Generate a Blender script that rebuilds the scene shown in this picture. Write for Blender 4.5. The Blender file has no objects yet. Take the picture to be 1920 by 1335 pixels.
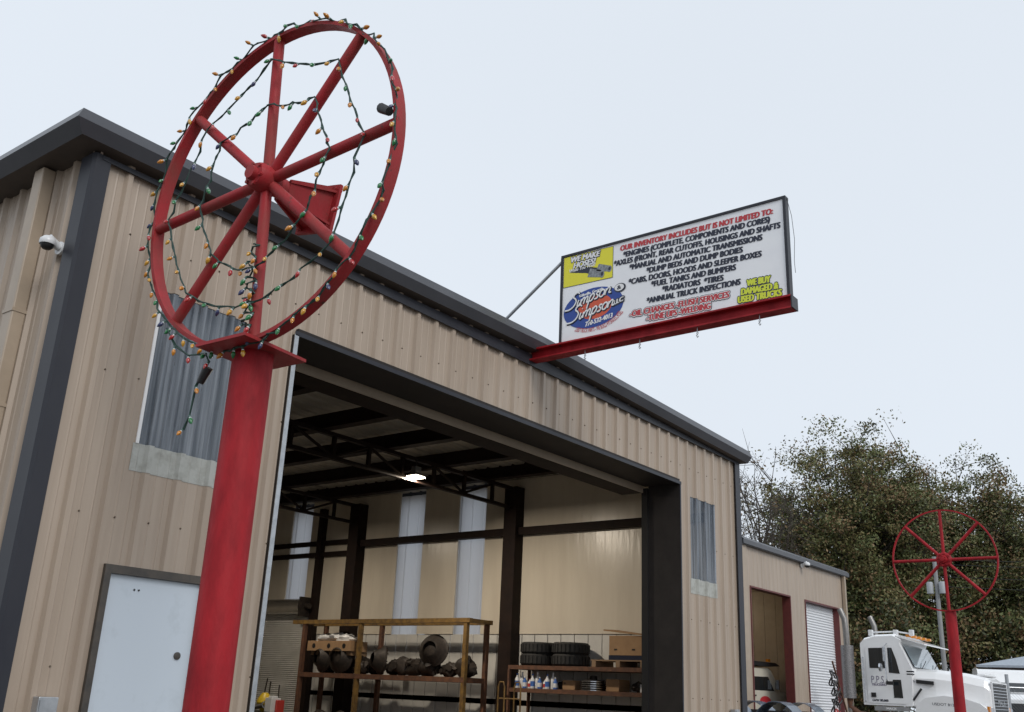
import bpy, math, random
import numpy as np
from mathutils import Vector, Matrix
random.seed(7); rng=np.random.default_rng(7)
sc=bpy.context.scene; col=sc.collection
R=math.radians
# ------------------------------------------------------------------ camera
cd=bpy.data.cameras.new('camera'); cam=bpy.data.objects.new('camera',cd); col.objects.link(cam); sc.camera=cam
cd.sensor_width=36; cd.lens=1845.1/1920*36; cd.clip_start=.05; cd.clip_end=3000
yaw,pit,rol=R(51.8216),R(18.9442),R(2.5548)
fw=Vector((math.sin(yaw)*math.cos(pit),math.cos(yaw)*math.cos(pit),math.sin(pit)))
rt=Vector((math.cos(yaw),-math.sin(yaw),0)); up=rt.cross(fw)
r2=rt*math.cos(rol)+up*math.sin(rol); u2=-rt*math.sin(rol)+up*math.cos(rol)
cam.matrix_world=Matrix(((r2.x,u2.x,-fw.x,-3.555),(r2.y,u2.y,-fw.y,-7.3),(r2.z,u2.z,-fw.z,1.4),(0,0,0,1)))
# ------------------------------------------------------------------ world: overcast evening
w=bpy.data.worlds.new('World'); sc.world=w; w.use_nodes=True
nt=w.node_tree; nt.nodes.clear()
sky=nt.nodes.new('ShaderNodeTexSky'); sky.sky_type='NISHITA'; sky.sun_disc=False
sky.sun_elevation=R(38); sky.sun_rotation=R(200); sky.air_density=1; sky.dust_density=4; sky.ozone_density=1
cloud=nt.nodes.new('ShaderNodeRGB'); cloud.outputs[0].default_value=(8.1,8.75,9.55,1)      # even cloud deck
noi=nt.nodes.new('ShaderNodeTexNoise'); noi.inputs['Scale'].default_value=1.6; noi.inputs['Detail'].default_value=3
tc=nt.nodes.new('ShaderNodeTexCoord'); nt.links.new(tc.outputs['Generated'],noi.inputs['Vector'])
mr=nt.nodes.new('ShaderNodeMapRange'); mr.inputs['To Min'].default_value=.96; mr.inputs['To Max'].default_value=1.04
nt.links.new(noi.outputs['Fac'],mr.inputs['Value'])
mul=nt.nodes.new('ShaderNodeMix'); mul.data_type='RGBA'; mul.blend_type='MULTIPLY'; mul.inputs['Factor'].default_value=1
nt.links.new(cloud.outputs[0],mul.inputs['A']); nt.links.new(mr.outputs['Result'],mul.inputs['B'])
mx=nt.nodes.new('ShaderNodeMix'); mx.data_type='RGBA'; mx.inputs['Factor'].default_value=.93
bg=nt.nodes.new('ShaderNodeBackground'); bg.inputs['Strength'].default_value=.1
wo=nt.nodes.new('ShaderNodeOutputWorld')
nt.links.new(sky.outputs[0],mx.inputs['A']); nt.links.new(mul.outputs['Result'],mx.inputs['B'])
nt.links.new(mx.outputs['Result'],bg.inputs['Color']); nt.links.new(bg.outputs[0],wo.inputs['Surface'])
sd=bpy.data.lights.new('sun','SUN'); sd.energy=1.35; sd.angle=R(24); sd.color=(1,.97,.93)
so=bpy.data.objects.new('sun',sd); col.objects.link(so)
sdir=Vector((math.sin(R(200))*math.cos(R(38)),math.cos(R(200))*math.cos(R(38)),math.sin(R(38))))
so.rotation_euler=sdir.to_track_quat('Z','Y').to_euler(); so.location=(-20,-30,40)
sc.view_settings.view_transform='Standard'; sc.view_settings.look='None'; sc.view_settings.exposure=0; sc.view_settings.gamma=1
sc.cycles.max_bounces=8; sc.cycles.transparent_max_bounces=16
# ------------------------------------------------------------------ materials
MATS={}
def mat(name,c1,c2=None,rough=.5,metal=0,scale=6,stretch=(1,1,1),bump=0,bscale=40,detail=4,lo=.35,hi=.7,coat=0,spec=.5,emit=None,trans=0,rough2=None):
    if name in MATS: return MATS[name]
    m=bpy.data.materials.new(name); m.use_nodes=True; n=m.node_tree; p=n.nodes['Principled BSDF']
    p.inputs['Roughness'].default_value=rough; p.inputs['Metallic'].default_value=metal
    p.inputs['Specular IOR Level'].default_value=spec; p.inputs['Coat Weight'].default_value=coat
    p.inputs['Transmission Weight'].default_value=trans
    tcn=n.nodes.new('ShaderNodeTexCoord'); mp=n.nodes.new('ShaderNodeMapping'); mp.inputs['Scale'].default_value=stretch
    n.links.new(tcn.outputs['Object'],mp.inputs['Vector'])
    if c2 is not None:
        t=n.nodes.new('ShaderNodeTexNoise'); t.inputs['Scale'].default_value=scale; t.inputs['Detail'].default_value=detail; t.inputs['Roughness'].default_value=.65
        n.links.new(mp.outputs[0],t.inputs['Vector'])
        r=n.nodes.new('ShaderNodeValToRGB'); r.color_ramp.elements[0].position=lo; r.color_ramp.elements[1].position=hi
        r.color_ramp.elements[0].color=(*c1,1); r.color_ramp.elements[1].color=(*c2,1)
        n.links.new(t.outputs['Fac'],r.inputs['Fac']); n.links.new(r.outputs['Color'],p.inputs['Base Color'])
        if rough2 is not None:
            q=n.nodes.new('ShaderNodeMapRange'); q.inputs['From Min'].default_value=lo; q.inputs['From Max'].default_value=hi
            q.inputs['To Min'].default_value=rough; q.inputs['To Max'].default_value=rough2
            n.links.new(t.outputs['Fac'],q.inputs['Value']); n.links.new(q.outputs['Result'],p.inputs['Roughness'])
    else: p.inputs['Base Color'].default_value=(*c1,1)
    if bump:
        t2=n.nodes.new('ShaderNodeTexNoise'); t2.inputs['Scale'].default_value=bscale; t2.inputs['Detail'].default_value=5
        n.links.new(mp.outputs[0],t2.inputs['Vector'])
        b=n.nodes.new('ShaderNodeBump'); b.inputs['Strength'].default_value=bump; b.inputs['Distance'].default_value=.01
        n.links.new(t2.outputs['Fac'],b.inputs['Height']); n.links.new(b.outputs['Normal'],p.inputs['Normal'])
    if emit: p.inputs['Emission Color'].default_value=(*emit[:3],1); p.inputs['Emission Strength'].default_value=emit[3]
    MATS[name]=m; return m
TAN=mat('tan_painted_steel',(.415,.338,.268),(.315,.248,.19),rough=.42,scale=1.6,stretch=(3.5,3.5,.18),bump=.35,bscale=1.6,lo=.38,hi=.8)
TAN2=mat('tan_trim_paint',(.41,.33,.25),(.35,.28,.21),rough=.4,scale=3)
BRN=mat('dark_bronze_paint',(.026,.028,.037),(.036,.038,.046),spec=.3,rough=.42,scale=3,stretch=(1,1,.3))
FAS=mat('bronze_fascia_paint',(.055,.058,.068),(.07,.072,.083),rough=.36,scale=2,bump=.03,bscale=12)
HDR=mat('header_brown_paint',(.026,.023,.022),(.036,.031,.029),spec=.2,rough=.6,scale=4)
SOF=mat('soffit_brown',(.06,.048,.042),(.08,.062,.052),rough=.6,scale=4)
def red_paint(name,c1,c2,chip,rust,spec=.3):
    m=mat(name,c1,c2,rough=.55,scale=3,stretch=(1.5,1.5,.5),bump=.25,bscale=45,rough2=.7,spec=spec,lo=.42,hi=.68); n=m.node_tree; p=n.nodes['Principled BSDF']
    src=p.inputs['Base Color'].links[0].from_socket; tcn=n.nodes.new('ShaderNodeTexCoord'); t=n.nodes.new('ShaderNodeTexNoise'); t.inputs['Scale'].default_value=9; t.inputs['Detail'].default_value=9; t.inputs['Roughness'].default_value=.72
    n.links.new(tcn.outputs['Object'],t.inputs['Vector']); r=n.nodes.new('ShaderNodeValToRGB'); r.color_ramp.elements[0].position=chip; r.color_ramp.elements[1].position=chip+.05
    x=n.nodes.new('ShaderNodeMix'); x.data_type='RGBA'; x.inputs['B'].default_value=(*rust,1); n.links.new(t.outputs['Fac'],r.inputs['Fac']); n.links.new(r.outputs['Color'],x.inputs['Factor']); n.links.new(src,x.inputs['A']); n.links.new(x.outputs['Result'],p.inputs['Base Color'])
    return m
RED=red_paint('red_oxide_paint',(.36,.011,.018),(.22,.008,.013),.66,(.10,.022,.018))
REDW=red_paint('weathered_red_paint',(.35,.020,.026),(.25,.045,.04),.62,(.11,.04,.03))
WHT=mat('white_door_paint',(.60,.67,.74),(.47,.53,.58),rough=.4,scale=3,lo=.55,hi=.85,bump=.02,bscale=30)
FRM=mat('door_frame_dark',(.05,.045,.04),(.09,.075,.06),rough=.5,scale=8)
GALV=mat('galvanised_steel',(.38,.40,.42),(.5,.52,.54),rough=.35,metal=.7,scale=14,bump=.04)
FIB=mat('fibreglass_patch',(.42,.43,.40),(.28,.28,.25),rough=.5,scale=10,lo=.45,hi=.75,bump=.1)
STEEL=mat('dark_red_iron',(.012,.007,.006),(.02,.011,.008),spec=.2,rough=.7,scale=5)
DECK=mat('roof_deck_underside',(.40,.37,.315),(.31,.28,.235),rough=.5,scale=2,stretch=(1,4,1),bump=.1)
INS=mat('vinyl_insulation',(.66,.60,.50),(.58,.52,.43),rough=.28,scale=.8,stretch=(1,3,.4),bump=.5,bscale=3.2)
LIN=mat('light_wall_sheet',(.62,.61,.58),(.54,.53,.5),rough=.45,scale=3)
CONC=mat('concrete_floor',(.11,.10,.09),(.07,.065,.06),rough=.7,scale=2,bump=.1)
GRV=mat('gravel_yard',(.16,.15,.135),(.09,.085,.075),rough=.95,scale=30,bump=.6,bscale=90)
YEL=mat('worn_yellow_paint',(.20,.115,.03),(.07,.042,.02),rough=.55,scale=9,lo=.4,hi=.72,bump=.1)
RUST=mat('rusty_shelf_steel',(.14,.06,.03),(.06,.03,.02),rough=.75,scale=12,bump=.2)
BLK=mat('black_rubber',(.012,.012,.013),(.022,.021,.02),rough=.75,scale=20,bump=.2)
IRON=mat('greasy_cast_iron',(.022,.018,.016),(.05,.038,.03),rough=.55,metal=.3,scale=14,bump=.3)
CARD=mat('cardboard',(.34,.21,.11),(.28,.17,.09),rough=.85,scale=5)
WOOD=mat('pallet_wood',(.30,.2,.12),(.2,.13,.08),rough=.85,scale=8,stretch=(1,.2,1))
PLASW=mat('white_plastic',(.68,.69,.70),rough=.3)
PLASB=mat('blue_label_plastic',(.05,.14,.42),rough=.3)
PLASR=mat('red_label_plastic',(.5,.05,.04),rough=.3)
CHR=mat('bright_machined_steel',(.6,.62,.65),(.45,.46,.48),rough=.22,metal=1,scale=20)
SILV=mat('roller_sheet_metal',(.52,.5,.46),(.44,.42,.39),rough=.27,metal=.9,scale=4)
TRW=mat('white_truck_paint',(.82,.83,.84),(.76,.77,.77),rough=.25,coat=.5,scale=1.5,lo=.45,hi=.8)
CREAM=mat('cream_truck_paint',(.62,.59,.50),(.52,.49,.41),rough=.3,coat=.4,scale=2)
GLS=mat('dark_window_glass',(.015,.019,.022),rough=.04,spec=.8,coat=.6)
WSG=mat('windshield_glass',(.16,.22,.25),rough=.06,spec=.8,coat=1)
DRK=mat('black_plastic',(.015,.015,.016),rough=.45)
AMB=mat('amber_lens',(.62,.22,.02),rough=.2)
WIRE=mat('green_light_wire',(.012,.045,.035),rough=.5)
BARK=mat('oak_bark',(.05,.042,.035),(.09,.075,.06),rough=.95,scale=10,stretch=(1,1,.2),bump=.5)
NAVY=mat('print_navy',(.010,.014,.035),rough=.4)
PRED=mat('print_red',(.50,.035,.045),rough=.4)
PBLU=mat('print_blue',(.012,.055,.30),rough=.4)
PORG=mat('print_orange',(.62,.09,.035),rough=.4)
PYEL=mat('print_yellow',(.78,.72,.03),rough=.4)
PLIM=mat('print_lime',(.66,.74,.04),rough=.4)
PWHT=mat('print_white',(.80,.80,.80),rough=.4)
PGRY=mat('print_grey',(.30,.33,.35),(.09,.1,.11),rough=.4,scale=30)
SIGNW=mat('sign_face_white',(.88,.89,.91),(.83,.84,.87),rough=.45,scale=3)
LEAF=[mat('leaf_green',(.088,.108,.034),(.135,.148,.05),rough=.6,scale=.6),mat('leaf_olive',(.14,.125,.043),(.18,.15,.058),rough=.6,scale=.6),
      mat('leaf_brown',(.16,.097,.043),(.20,.13,.06),rough=.65,scale=.6),mat('leaf_dark',(.045,.055,.022),(.065,.07,.028),rough=.65,scale=.6)]
def translucent(name,c,fac,rough):
    m=bpy.data.materials.new(name); m.use_nodes=True; n=m.node_tree; p=n.nodes['Principled BSDF']
    p.inputs['Base Color'].default_value=(*c,1); p.inputs['Roughness'].default_value=rough
    t=n.nodes.new('ShaderNodeBsdfTranslucent'); t.inputs['Color'].default_value=(*c,1)
    x=n.nodes.new('ShaderNodeMixShader'); x.inputs[0].default_value=fac
    n.links.new(p.outputs[0],x.inputs[1]); n.links.new(t.outputs[0],x.inputs[2]); n.links.new(x.outputs[0],n.nodes['Material Output'].inputs['Surface'])
    return m
SKYL=translucent('translucent_skylight_sheet',(.78,.80,.84),.75,.3)
def glazing():
    m=bpy.data.materials.new('clear_corrugated_sheet'); m.use_nodes=True; n=m.node_tree; p=n.nodes['Principled BSDF']
    tcn=n.nodes.new('ShaderNodeTexCoord'); mp=n.nodes.new('ShaderNodeMapping'); mp.inputs['Scale'].default_value=(14,14,.5); t0=n.nodes.new('ShaderNodeTexNoise'); t0.inputs['Scale'].default_value=1.5; t0.inputs['Detail'].default_value=5
    n.links.new(tcn.outputs['Object'],mp.inputs['Vector']); n.links.new(mp.outputs[0],t0.inputs['Vector'])
    r=n.nodes.new('ShaderNodeValToRGB'); r.color_ramp.elements[0].position=.4; r.color_ramp.elements[1].position=.75; r.color_ramp.elements[0].color=(.075,.095,.125,1); r.color_ramp.elements[1].color=(.40,.44,.49,1)  # pale vertical streaks: highlights on the sheet painted into its base colour
    n.links.new(t0.outputs['Fac'],r.inputs['Fac']); n.links.new(r.outputs['Color'],p.inputs['Base Color'])
    p.inputs['Roughness'].default_value=.1; p.inputs['Specular IOR Level'].default_value=.8
    t=n.nodes.new('ShaderNodeBsdfTransparent'); t.inputs['Color'].default_value=(.6,.66,.74,1)
    x=n.nodes.new('ShaderNodeMixShader'); x.inputs[0].default_value=.4
    n.links.new(p.outputs[0],x.inputs[1]); n.links.new(t.outputs[0],x.inputs[2]); n.links.new(x.outputs[0],n.nodes['Material Output'].inputs['Surface'])
    return m
GLZ=glazing()
# ------------------------------------------------------------------ mesh helpers
class MB:
    def __init__(s): s.v=[]; s.f=[]; s.m=[]
    def add(s,vs,fs,mi=0):
        o=len(s.v); s.v+= [tuple(p) for p in vs]
        for f in fs: s.f.append(tuple(i+o for i in f)); s.m.append(mi)
        return s
    def box(s,x0,x1,y0,y1,z0,z1,mi=0):
        return s.add([(x,y,z) for z in (z0,z1) for y in (y0,y1) for x in (x0,x1)],[(0,2,3,1),(4,5,7,6),(0,1,5,4),(2,6,7,3),(0,4,6,2),(1,3,7,5)],mi)
    def obox(s,c,ax,ay,az,mi=0):   # oriented box, half-axis vectors
        c=Vector(c); ax,ay,az=Vector(ax),Vector(ay),Vector(az)
        return s.add([c+ax*i+ay*j+az*k for k in (-1,1) for j in (-1,1) for i in (-1,1)],[(0,2,3,1),(4,5,7,6),(0,1,5,4),(2,6,7,3),(0,4,6,2),(1,3,7,5)],mi)
    def tube(s,path,r,n=8,mi=0,caps=True,flat=None,closed=False):
        P=[Vector(p) for p in path]; L=len(P); rs=r if isinstance(r,(list,tuple)) else [r]*L
        ref=None; rings=[]
        for i in range(L):
            a=P[i-1] if (i>0 or closed) else P[i]; b=P[(i+1)%L] if (i<L-1 or closed) else P[i]
            t=(b-a).normalized() if (b-a).length>1e-9 else Vector((0,0,1))
            if flat is not None: nn=Vector(flat)
            else:
                if ref is None: ref=Vector((0,0,1)) if abs(t.z)<.9 else Vector((1,0,0))
                nn=(ref-t*ref.dot(t)).normalized(); ref=nn
            bb=t.cross(nn).normalized()
            k=.3 if flat is not None else 1
            rings.append([P[i]+nn*(math.sin(2*math.pi*j/n)*rs[i]*k)+bb*(math.cos(2*math.pi*j/n)*rs[i]) for j in range(n)])
        vs=[q for rg in rings for q in rg]; fs=[]
        for i in range(L if closed else L-1):
            i2=(i+1)%L
            for j in range(n): fs.append((i*n+j,i*n+(j+1)%n,i2*n+(j+1)%n,i2*n+j))
        if caps and not closed: fs+= [tuple(range(n))[::-1],tuple((L-1)*n+j for j in range(n))]
        return s.add(vs,fs,mi)
    def cyl(s,a,b,r,r1=None,n=14,mi=0): return s.tube([a,b],[r,r if r1 is None else r1],n,mi)
    def prism(s,poly,axis,a,b,mi=0):
        def P(q,t): return (t,q[0],q[1]) if axis==0 else ((q[0],t,q[1]) if axis==1 else (q[0],q[1],t))
        n=len(poly); return s.add([P(q,a) for q in poly]+[P(q,b) for q in poly],[tuple(range(n)),tuple(range(2*n-1,n-1,-1))]+[(i,(i+1)%n,n+(i+1)%n,n+i) for i in range(n)],mi)
    def lathe(s,prof,c,axis=(0,0,1),n=20,mi=0):   # prof: (radius, along)
        ax=Vector(axis).normalized(); u=ax.orthogonal().normalized(); v=ax.cross(u); c=Vector(c); m=len(prof)
        vs=[c+ax*z+(u*math.cos(2*math.pi*j/n)+v*math.sin(2*math.pi*j/n))*r for (r,z) in prof for j in range(n)]
        return s.add(vs,[(i*n+j,i*n+(j+1)%n,(i+1)*n+(j+1)%n,(i+1)*n+j) for i in range(m-1) for j in range(n)],mi)
    def loft(s,secs,mi=0):
        n=len(secs[0]); vs=[p for q in secs for p in q]
        return s.add(vs,[(i*n+j,i*n+(j+1)%n,(i+1)*n+(j+1)%n,(i+1)*n+j) for i in range(len(secs)-1) for j in range(n)]+[tuple(range(n))[::-1],tuple((len(secs)-1)*n+j for j in range(n))],mi)
    def build(s,name,mats,parent=None,smooth=False,bevel=0,kind=None):
        me=bpy.data.meshes.new(name)
        off=WL.get(parent.name,Vector((0,0,0))) if parent else Vector((0,0,0))
        me.from_pydata([(p[0]-off.x,p[1]-off.y,p[2]-off.z) for p in s.v],[],s.f)
        for m in (mats if isinstance(mats,(list,tuple)) else [mats]): me.materials.append(m)
        if any(s.m): me.polygons.foreach_set('material_index',s.m)
        if smooth: me.polygons.foreach_set('use_smooth',[True]*len(me.polygons))
        me.update(); o=bpy.data.objects.new(name,me); col.objects.link(o)
        if parent: o.parent=parent
        WL[o.name]=off
        if bevel:
            b=o.modifiers.new('bevel','BEVEL'); b.width=bevel; b.segments=2; b.limit_method='ANGLE'; b.angle_limit=R(40)
        if smooth and bevel==0:
            try: me.set_sharp_from_angle(angle=R(40))
            except Exception: pass
        if kind: o['kind']=kind
        return o
WL={}
def tag(o,label,cat,group=None):
    o['label']=label; o['category']=cat
    if group: o['group']=group
    return o
def thing(name,label,cat,loc,group=None):
    o=bpy.data.objects.new(name,None); o.empty_display_size=.3; col.objects.link(o); o.location=loc; WL[o.name]=Vector(loc)
    return tag(o,label,cat,group)
def struct(o): o['kind']='structure'; return o
def placed(mb,name,mats,label,cat,base,group=None,smooth=False,bevel=0):   # a thing that is one mesh, origin at its base
    e=bpy.data.objects.new('tmp',None); WL['tmp']=Vector(base)
    class P: name='tmp'
    me_o=MB.build(mb,name,mats,None,smooth,bevel)
    me_o.data.transform(Matrix.Translation(-Vector(base))); me_o.location=base; WL[me_o.name]=Vector(base)
    bpy.data.objects.remove(e); return tag(me_o,label,cat,group)
def text_mesh(body,bold=0.0,shear=0.0):
    cu=bpy.data.curves.new('t','FONT'); cu.body=body; cu.size=1; cu.offset=bold; cu.shear=shear; cu.resolution_u=3; cu.extrude=0
    o=bpy.data.objects.new('t',cu); col.objects.link(o); bpy.context.view_layer.update()
    me=bpy.data.meshes.new_from_object(o.evaluated_get(bpy.context.evaluated_depsgraph_get()))
    v=np.array([q.co[:2] for q in me.vertices]); f=[tuple(p.vertices) for p in me.polygons]
    bpy.data.objects.remove(o); bpy.data.curves.remove(cu); bpy.data.meshes.remove(me)
    return v,f
CAP=[None]
def text_on(mb,body,a,b,h,place,mi=0,fat=0,shear=0,lift=0,rad=0):
    """letters from point a to point b (plane coords, baseline), cap height h; place(u,v,d)->xyz; fat: stroke thickening, rad: outline width"""
    if CAP[0] is None: q,_=text_mesh('H'); CAP[0]=float(q[:,1].max())
    v,f=text_mesh(body,0,shear); mn=v.min(0); mxx=v.max(0)
    t=(v[:,0]-mn[0])/(mxx[0]-mn[0])
    uu=a[0]+fat+t*(b[0]-a[0]-2*fat); vv=a[1]+(b[1]-a[1])*t+(v[:,1]/CAP[0])*h
    if rad: sh=[(rad*math.cos(k*math.pi/6),rad*math.sin(k*math.pi/6)) for k in range(12)]+[(fat,0),(-fat,0)]
    elif fat: sh=[(-fat,0),(-fat*.5,fat*.3),(0,-fat*.3),(fat*.5,fat*.3),(fat,0)]
    else: sh=[(0,0)]
    for i,(du,dv) in enumerate(sh): mb.add([place(x+du,y+dv,lift+.00006*i) for x,y in zip(uu,vv)],f,mi)
# ------------------------------------------------------------------ ground
def ground():
    mb=MB(); xs=[-300,-60,-10,0,13,18,60,120,400]; ys=[-300,-60,-8,0,20,80,300]
    gz=lambda x:0 if x<13 else (.25 if x>=18 else .25*(x-13)/5)
    vs=[(x,y,gz(x)) for y in ys for x in xs]; n=len(xs)
    mb.add(vs,[(j*n+i,j*n+i+1,(j+1)*n+i+1,(j+1)*n+i) for j in range(len(ys)-1) for i in range(n-1)])
    struct(mb.build('ground',GRV))
    struct(MB().box(0.1,12.15,.05,13.95,-.1,.012).build('workshop_floor',CONC))
    struct(MB().box(25.2,33.9,5.9,17.9,.1,.262).build('garage_floor',CONC))
ground()
# ------------------------------------------------------------------ ribbed wall sheets
def rib(a,b,pitch=.3048,org=0.0,H=.035):
    pts=[]
    k0=int((a-org)//pitch)-1; k1=int((b-org)//pitch)+2
    for k in range(k0,k1):
        c=org+k*pitch
        for d,h in ((-.042,0),(-.022,H),(.022,H),(.042,0),(.09,0),(.101,.005),(.112,0),(.193,0),(.204,.005),(.215,0)): pts.append((c+d,h))
    pts.sort(); P=np.array(pts); s=[q for q in pts if a<q[0]<b]
    return [(a,float(np.interp(a,P[:,0],P[:,1])))]+s+[(b,float(np.interp(b,P[:,0],P[:,1])))]
def strip(mb,a,b,z0,z1,mapf,mi=0,lift=0,**k):
    pr=rib(a,b,**k); n=len(pr)
    zb=z0 if callable(z0) else (lambda s:z0); zt=z1 if callable(z1) else (lambda s:z1)
    mb.add([mapf(s,h+lift,zb(s)) for s,h in pr]+[mapf(s,h+lift,zt(s)) for s,h in pr],[(i,i+1,n+i+1,n+i) for i in range(n-1)],mi)
def sheeted_wall(parent,a,b,top,openings,mapf,m=TAN,bottom=0,wd=.9144):
    s=a
    while s<b-.01:
        e=min(s+wd,b); mb=MB(); cuts=sorted({s,e}|{q for o in openings for q in o[:2] if s<q<e})
        for c0,c1 in zip(cuts,cuts[1:]):
            mid=(c0+c1)/2; iv=sorted([(o[2],o[3]) for o in openings if o[0]<=mid<=o[1]]); z=bottom
            for lo,hi in iv:
                if lo>z+.01: strip(mb,c0,c1,z,lo,mapf)
                z=hi
            strip(mb,c0,c1,z,top,mapf)
        if mb.f: mb.build('wall_panel',m,parent)
        s=e
# ------------------------------------------------------------------ main workshop
W=12.25; DEP=14.0
def ze(x): return float(np.interp(x,[-.3,6.1,12.4],[5.55,5.60,5.41]))
shop=thing('workshop_building','large tan ribbed metal workshop with dark fascia and wide open bay','building',(0,0,0))
OPEN=(2.28,10.07,0,4.63); DOOR=(.69,1.66,0,2.23); WL1=(.79,1.70,3.03,4.58); WR1=(10.48,11.31,3.03,4.50)
fwall=MB().box(.05,.12,.04,.1,0,5.4).box(12.1,12.17,.04,.1,0,5.4).box(.05,2.2,.04,.1,4.7,4.8).box(10.15,12.1,.04,.1,4.7,4.8).build('front_wall',STEEL,shop)
sheeted_wall(fwall,0.0,W,lambda x:ze(x)+.04,[OPEN,DOOR,WL1,WR1],lambda s,h,z:(s,-h,z))
lwall=MB().box(.04,.1,.2,13.9,2.4,2.55).box(.04,.1,.2,13.9,4.3,4.45).build('side_wall',STEEL,shop)
sheeted_wall(lwall,0,DEP,5.56,[],lambda s,h,z:(-h,s,z))
# interior lining of left and back walls, outer skin of right and back walls
MB().box(.13,.15,.2,13.8,0,5.5).build('inner_lining',INS,lwall)
bwall=MB().box(.1,12.15,13.82,13.85,0,5.5).build('back_wall',INS,shop)
sheeted_wall(bwall,0,W,5.5,[],lambda s,h,z:(s,DEP+h,z))
MB().box(.1,2.22,.13,.15,0,5.45).box(10.13,12.1,.13,.15,0,3.0).box(10.13,12.1,.13,.15,4.52,5.4).box(10.13,10.46,.13,.15,3.0,4.52).box(11.33,12.1,.13,.15,3.0,4.52).build('inner_lining',INS,fwall)
sm=MB()
for z in (.5,1.45,2.6,3.75,4.95):
    for k in range(41):
        x=.10+k*.3048
        if any(o[0]-.03<x<o[1]+.03 and o[2]-.03<z<o[3]+.03 for o in (OPEN,DOOR,WL1,WR1)) or x>12.05: continue
        sm.cyl((x,-.001,z+random.uniform(-.012,.012)),(x,-.009,z),.008,n=6)
sm.build('wall_screws',mat('screw_heads',(.10,.075,.05),rough=.6),fwall,kind='stuff')
# windows: clear corrugated sheets with a fibreglass strip lapped below
for (a,b,z0,z1) in (WL1,WR1):
    wn=MB(); strip(wn,a+.015,b-.015,z0+.16,z1,lambda s,h,z:(s,-h,z),lift=-.006); wn=wn.build('window',GLZ,fwall)
    pm=MB(); strip(pm,a-.03,b+.03,z0-.04,z0+.19,lambda s,h,z:(s,-h,z),lift=.004); pm.build('window_patch',FIB,wn)
    if a<5: MB().box(a-.012,a+.016,-.012,.012,z0+.19,z1-.02).build('window_edge_strip',PWHT,wn)
    else: MB().box(b-.016,b+.012,-.012,.012,z0+.19,z1-.02).build('window_edge_strip',PWHT,wn)
# man door
dr=MB().box(.745,1.60,.005,.045,.02,2.165).build('door',WHT,shop,bevel=.004)
MB().box(.69,.745,-.035,.05,0,2.23).box(1.60,1.66,-.035,.05,0,2.23).box(.745,1.60,-.035,.05,2.165,2.23).build('door_frame',FRM,dr)
for z in (.3,1.15,1.95): MB().cyl((.742,-.008,z-.055),(.742,-.008,z+.055),.011,n=8).build('hinge',FRM,dr)
kb=MB(); kb.lathe([(.001,0),(.03,.0),(.03,.012),(.012,.014),(.012,.045),(.028,.05),(.03,.07),(.02,.085),(.001,.088)],(1.54,.005,1.0),(0,-1,0),14); kb.build('door_knob',CHR,dr,smooth=True)
MB().lathe([(.001,0),(.03,0),(.03,.012),(.018,.016),(.001,.016)],(1.47,.005,1.58),(0,-1,0),14).build('deadbolt',FRM,dr,smooth=True)
dk=MB()
for x in (.99,1.03): dk.cyl((x,.004,2.06),(x,-.001,2.06),.008,n=8)
dk.build('screw_hole',DRK,dr)
# corner trims
MB().prism([(-.05,.16),(-.05,-.02),(-.03,-.05),(.10,-.05),(.10,-.034),(-.02,-.034),(-.034,-.02),(-.034,.16)],2,0,5.52).build('corner_trim',BRN,shop)
MB().prism([(12.08,-.034),(12.08,-.05),(12.26,-.05),(12.3,-.02),(12.3,.15),(12.284,.15),(12.284,-.015),(12.255,-.034)],2,0,5.42).build('corner_trim',BRN,shop)
# opening: jambs, header, inner channel
jb=MB().box(10.07,10.11,-.042,.52,0,4.63).build('door_jamb',HDR,shop)
MB().box(10.04,10.12,.522,.63,0,4.6).build('door_guide',DRK,jb)
MB().box(10.066,10.10,-.048,-.043,0,4.66).build('jamb_edge_trim',BRN,jb)
j2=MB().box(2.24,2.28,-.042,.52,0,4.63).build('door_jamb',HDR,shop)
MB().box(2.235,2.285,-.05,-.043,0,4.63).build('jamb_edge_trim',GALV,j2)
hd=MB().box(2.28,10.07,-.04,.58,4.63,4.70).build('door_header',HDR,shop)
MB().box(2.24,10.11,-.05,-.041,4.62,4.665).build('header_edge_trim',BRN,hd)
MB().box(2.3,10.05,.60,.62,4.53,4.9).build('header_channel',TAN2,hd)
MB().box(2.3,10.05,.64,1.0,4.53,4.57).box(2.3,10.05,.98,1.0,4.57,5.0).build('door_track',STEEL,hd)
# fascia with mitred corners, soffit
prof=[(.0,-.005),(.16,0),(.22,.105),(.19,.21),(-.05,.22)]
fm=MB(); st=[]
for o,z in prof: st.append([(-1.5*o,-o,ze(-.3)+z),(6.1,-o,ze(6.1)+z),(W+.75*o,-o,ze(12.4)+z)])
for i in range(1,len(prof)-1):
    A,B=st[i],st[i+1]
    for j in (0,1): fm.add([A[j],A[j+1],B[j+1],B[j]],[(0,1,2,3)])
fa=fm.build('front_fascia',FAS,shop)
A=st[0];B=st[1]; sf=MB()
for j in (0,1): sf.add([A[j],A[j+1],B[j+1],B[j]],[(0,1,2,3)])
sf.build('soffit',SOF,fa)
MB().prism([(0.02,5.475),(12.2,5.365),(12.2,5.40),(6.1,5.57),(0.02,5.515)],1,-.055,-.036).build('eave_trim',BRN,fa)
lf=MB(); ls=[[(-1.5*o,-o,ze(-.3)+z),(-1.5*o,DEP+.2,ze(-.3)+z)] for o,z in prof]
for i in range(1,len(prof)-1): lf.add([ls[i][0],ls[i][1],ls[i+1][1],ls[i+1][0]],[(0,1,2,3)])
lfo=lf.build('side_fascia',FAS,shop)
MB().add([ls[0][0],ls[0][1],ls[1][1],ls[1][0]],[(0,1,2,3)]).build('soffit',SOF,lfo)
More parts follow.
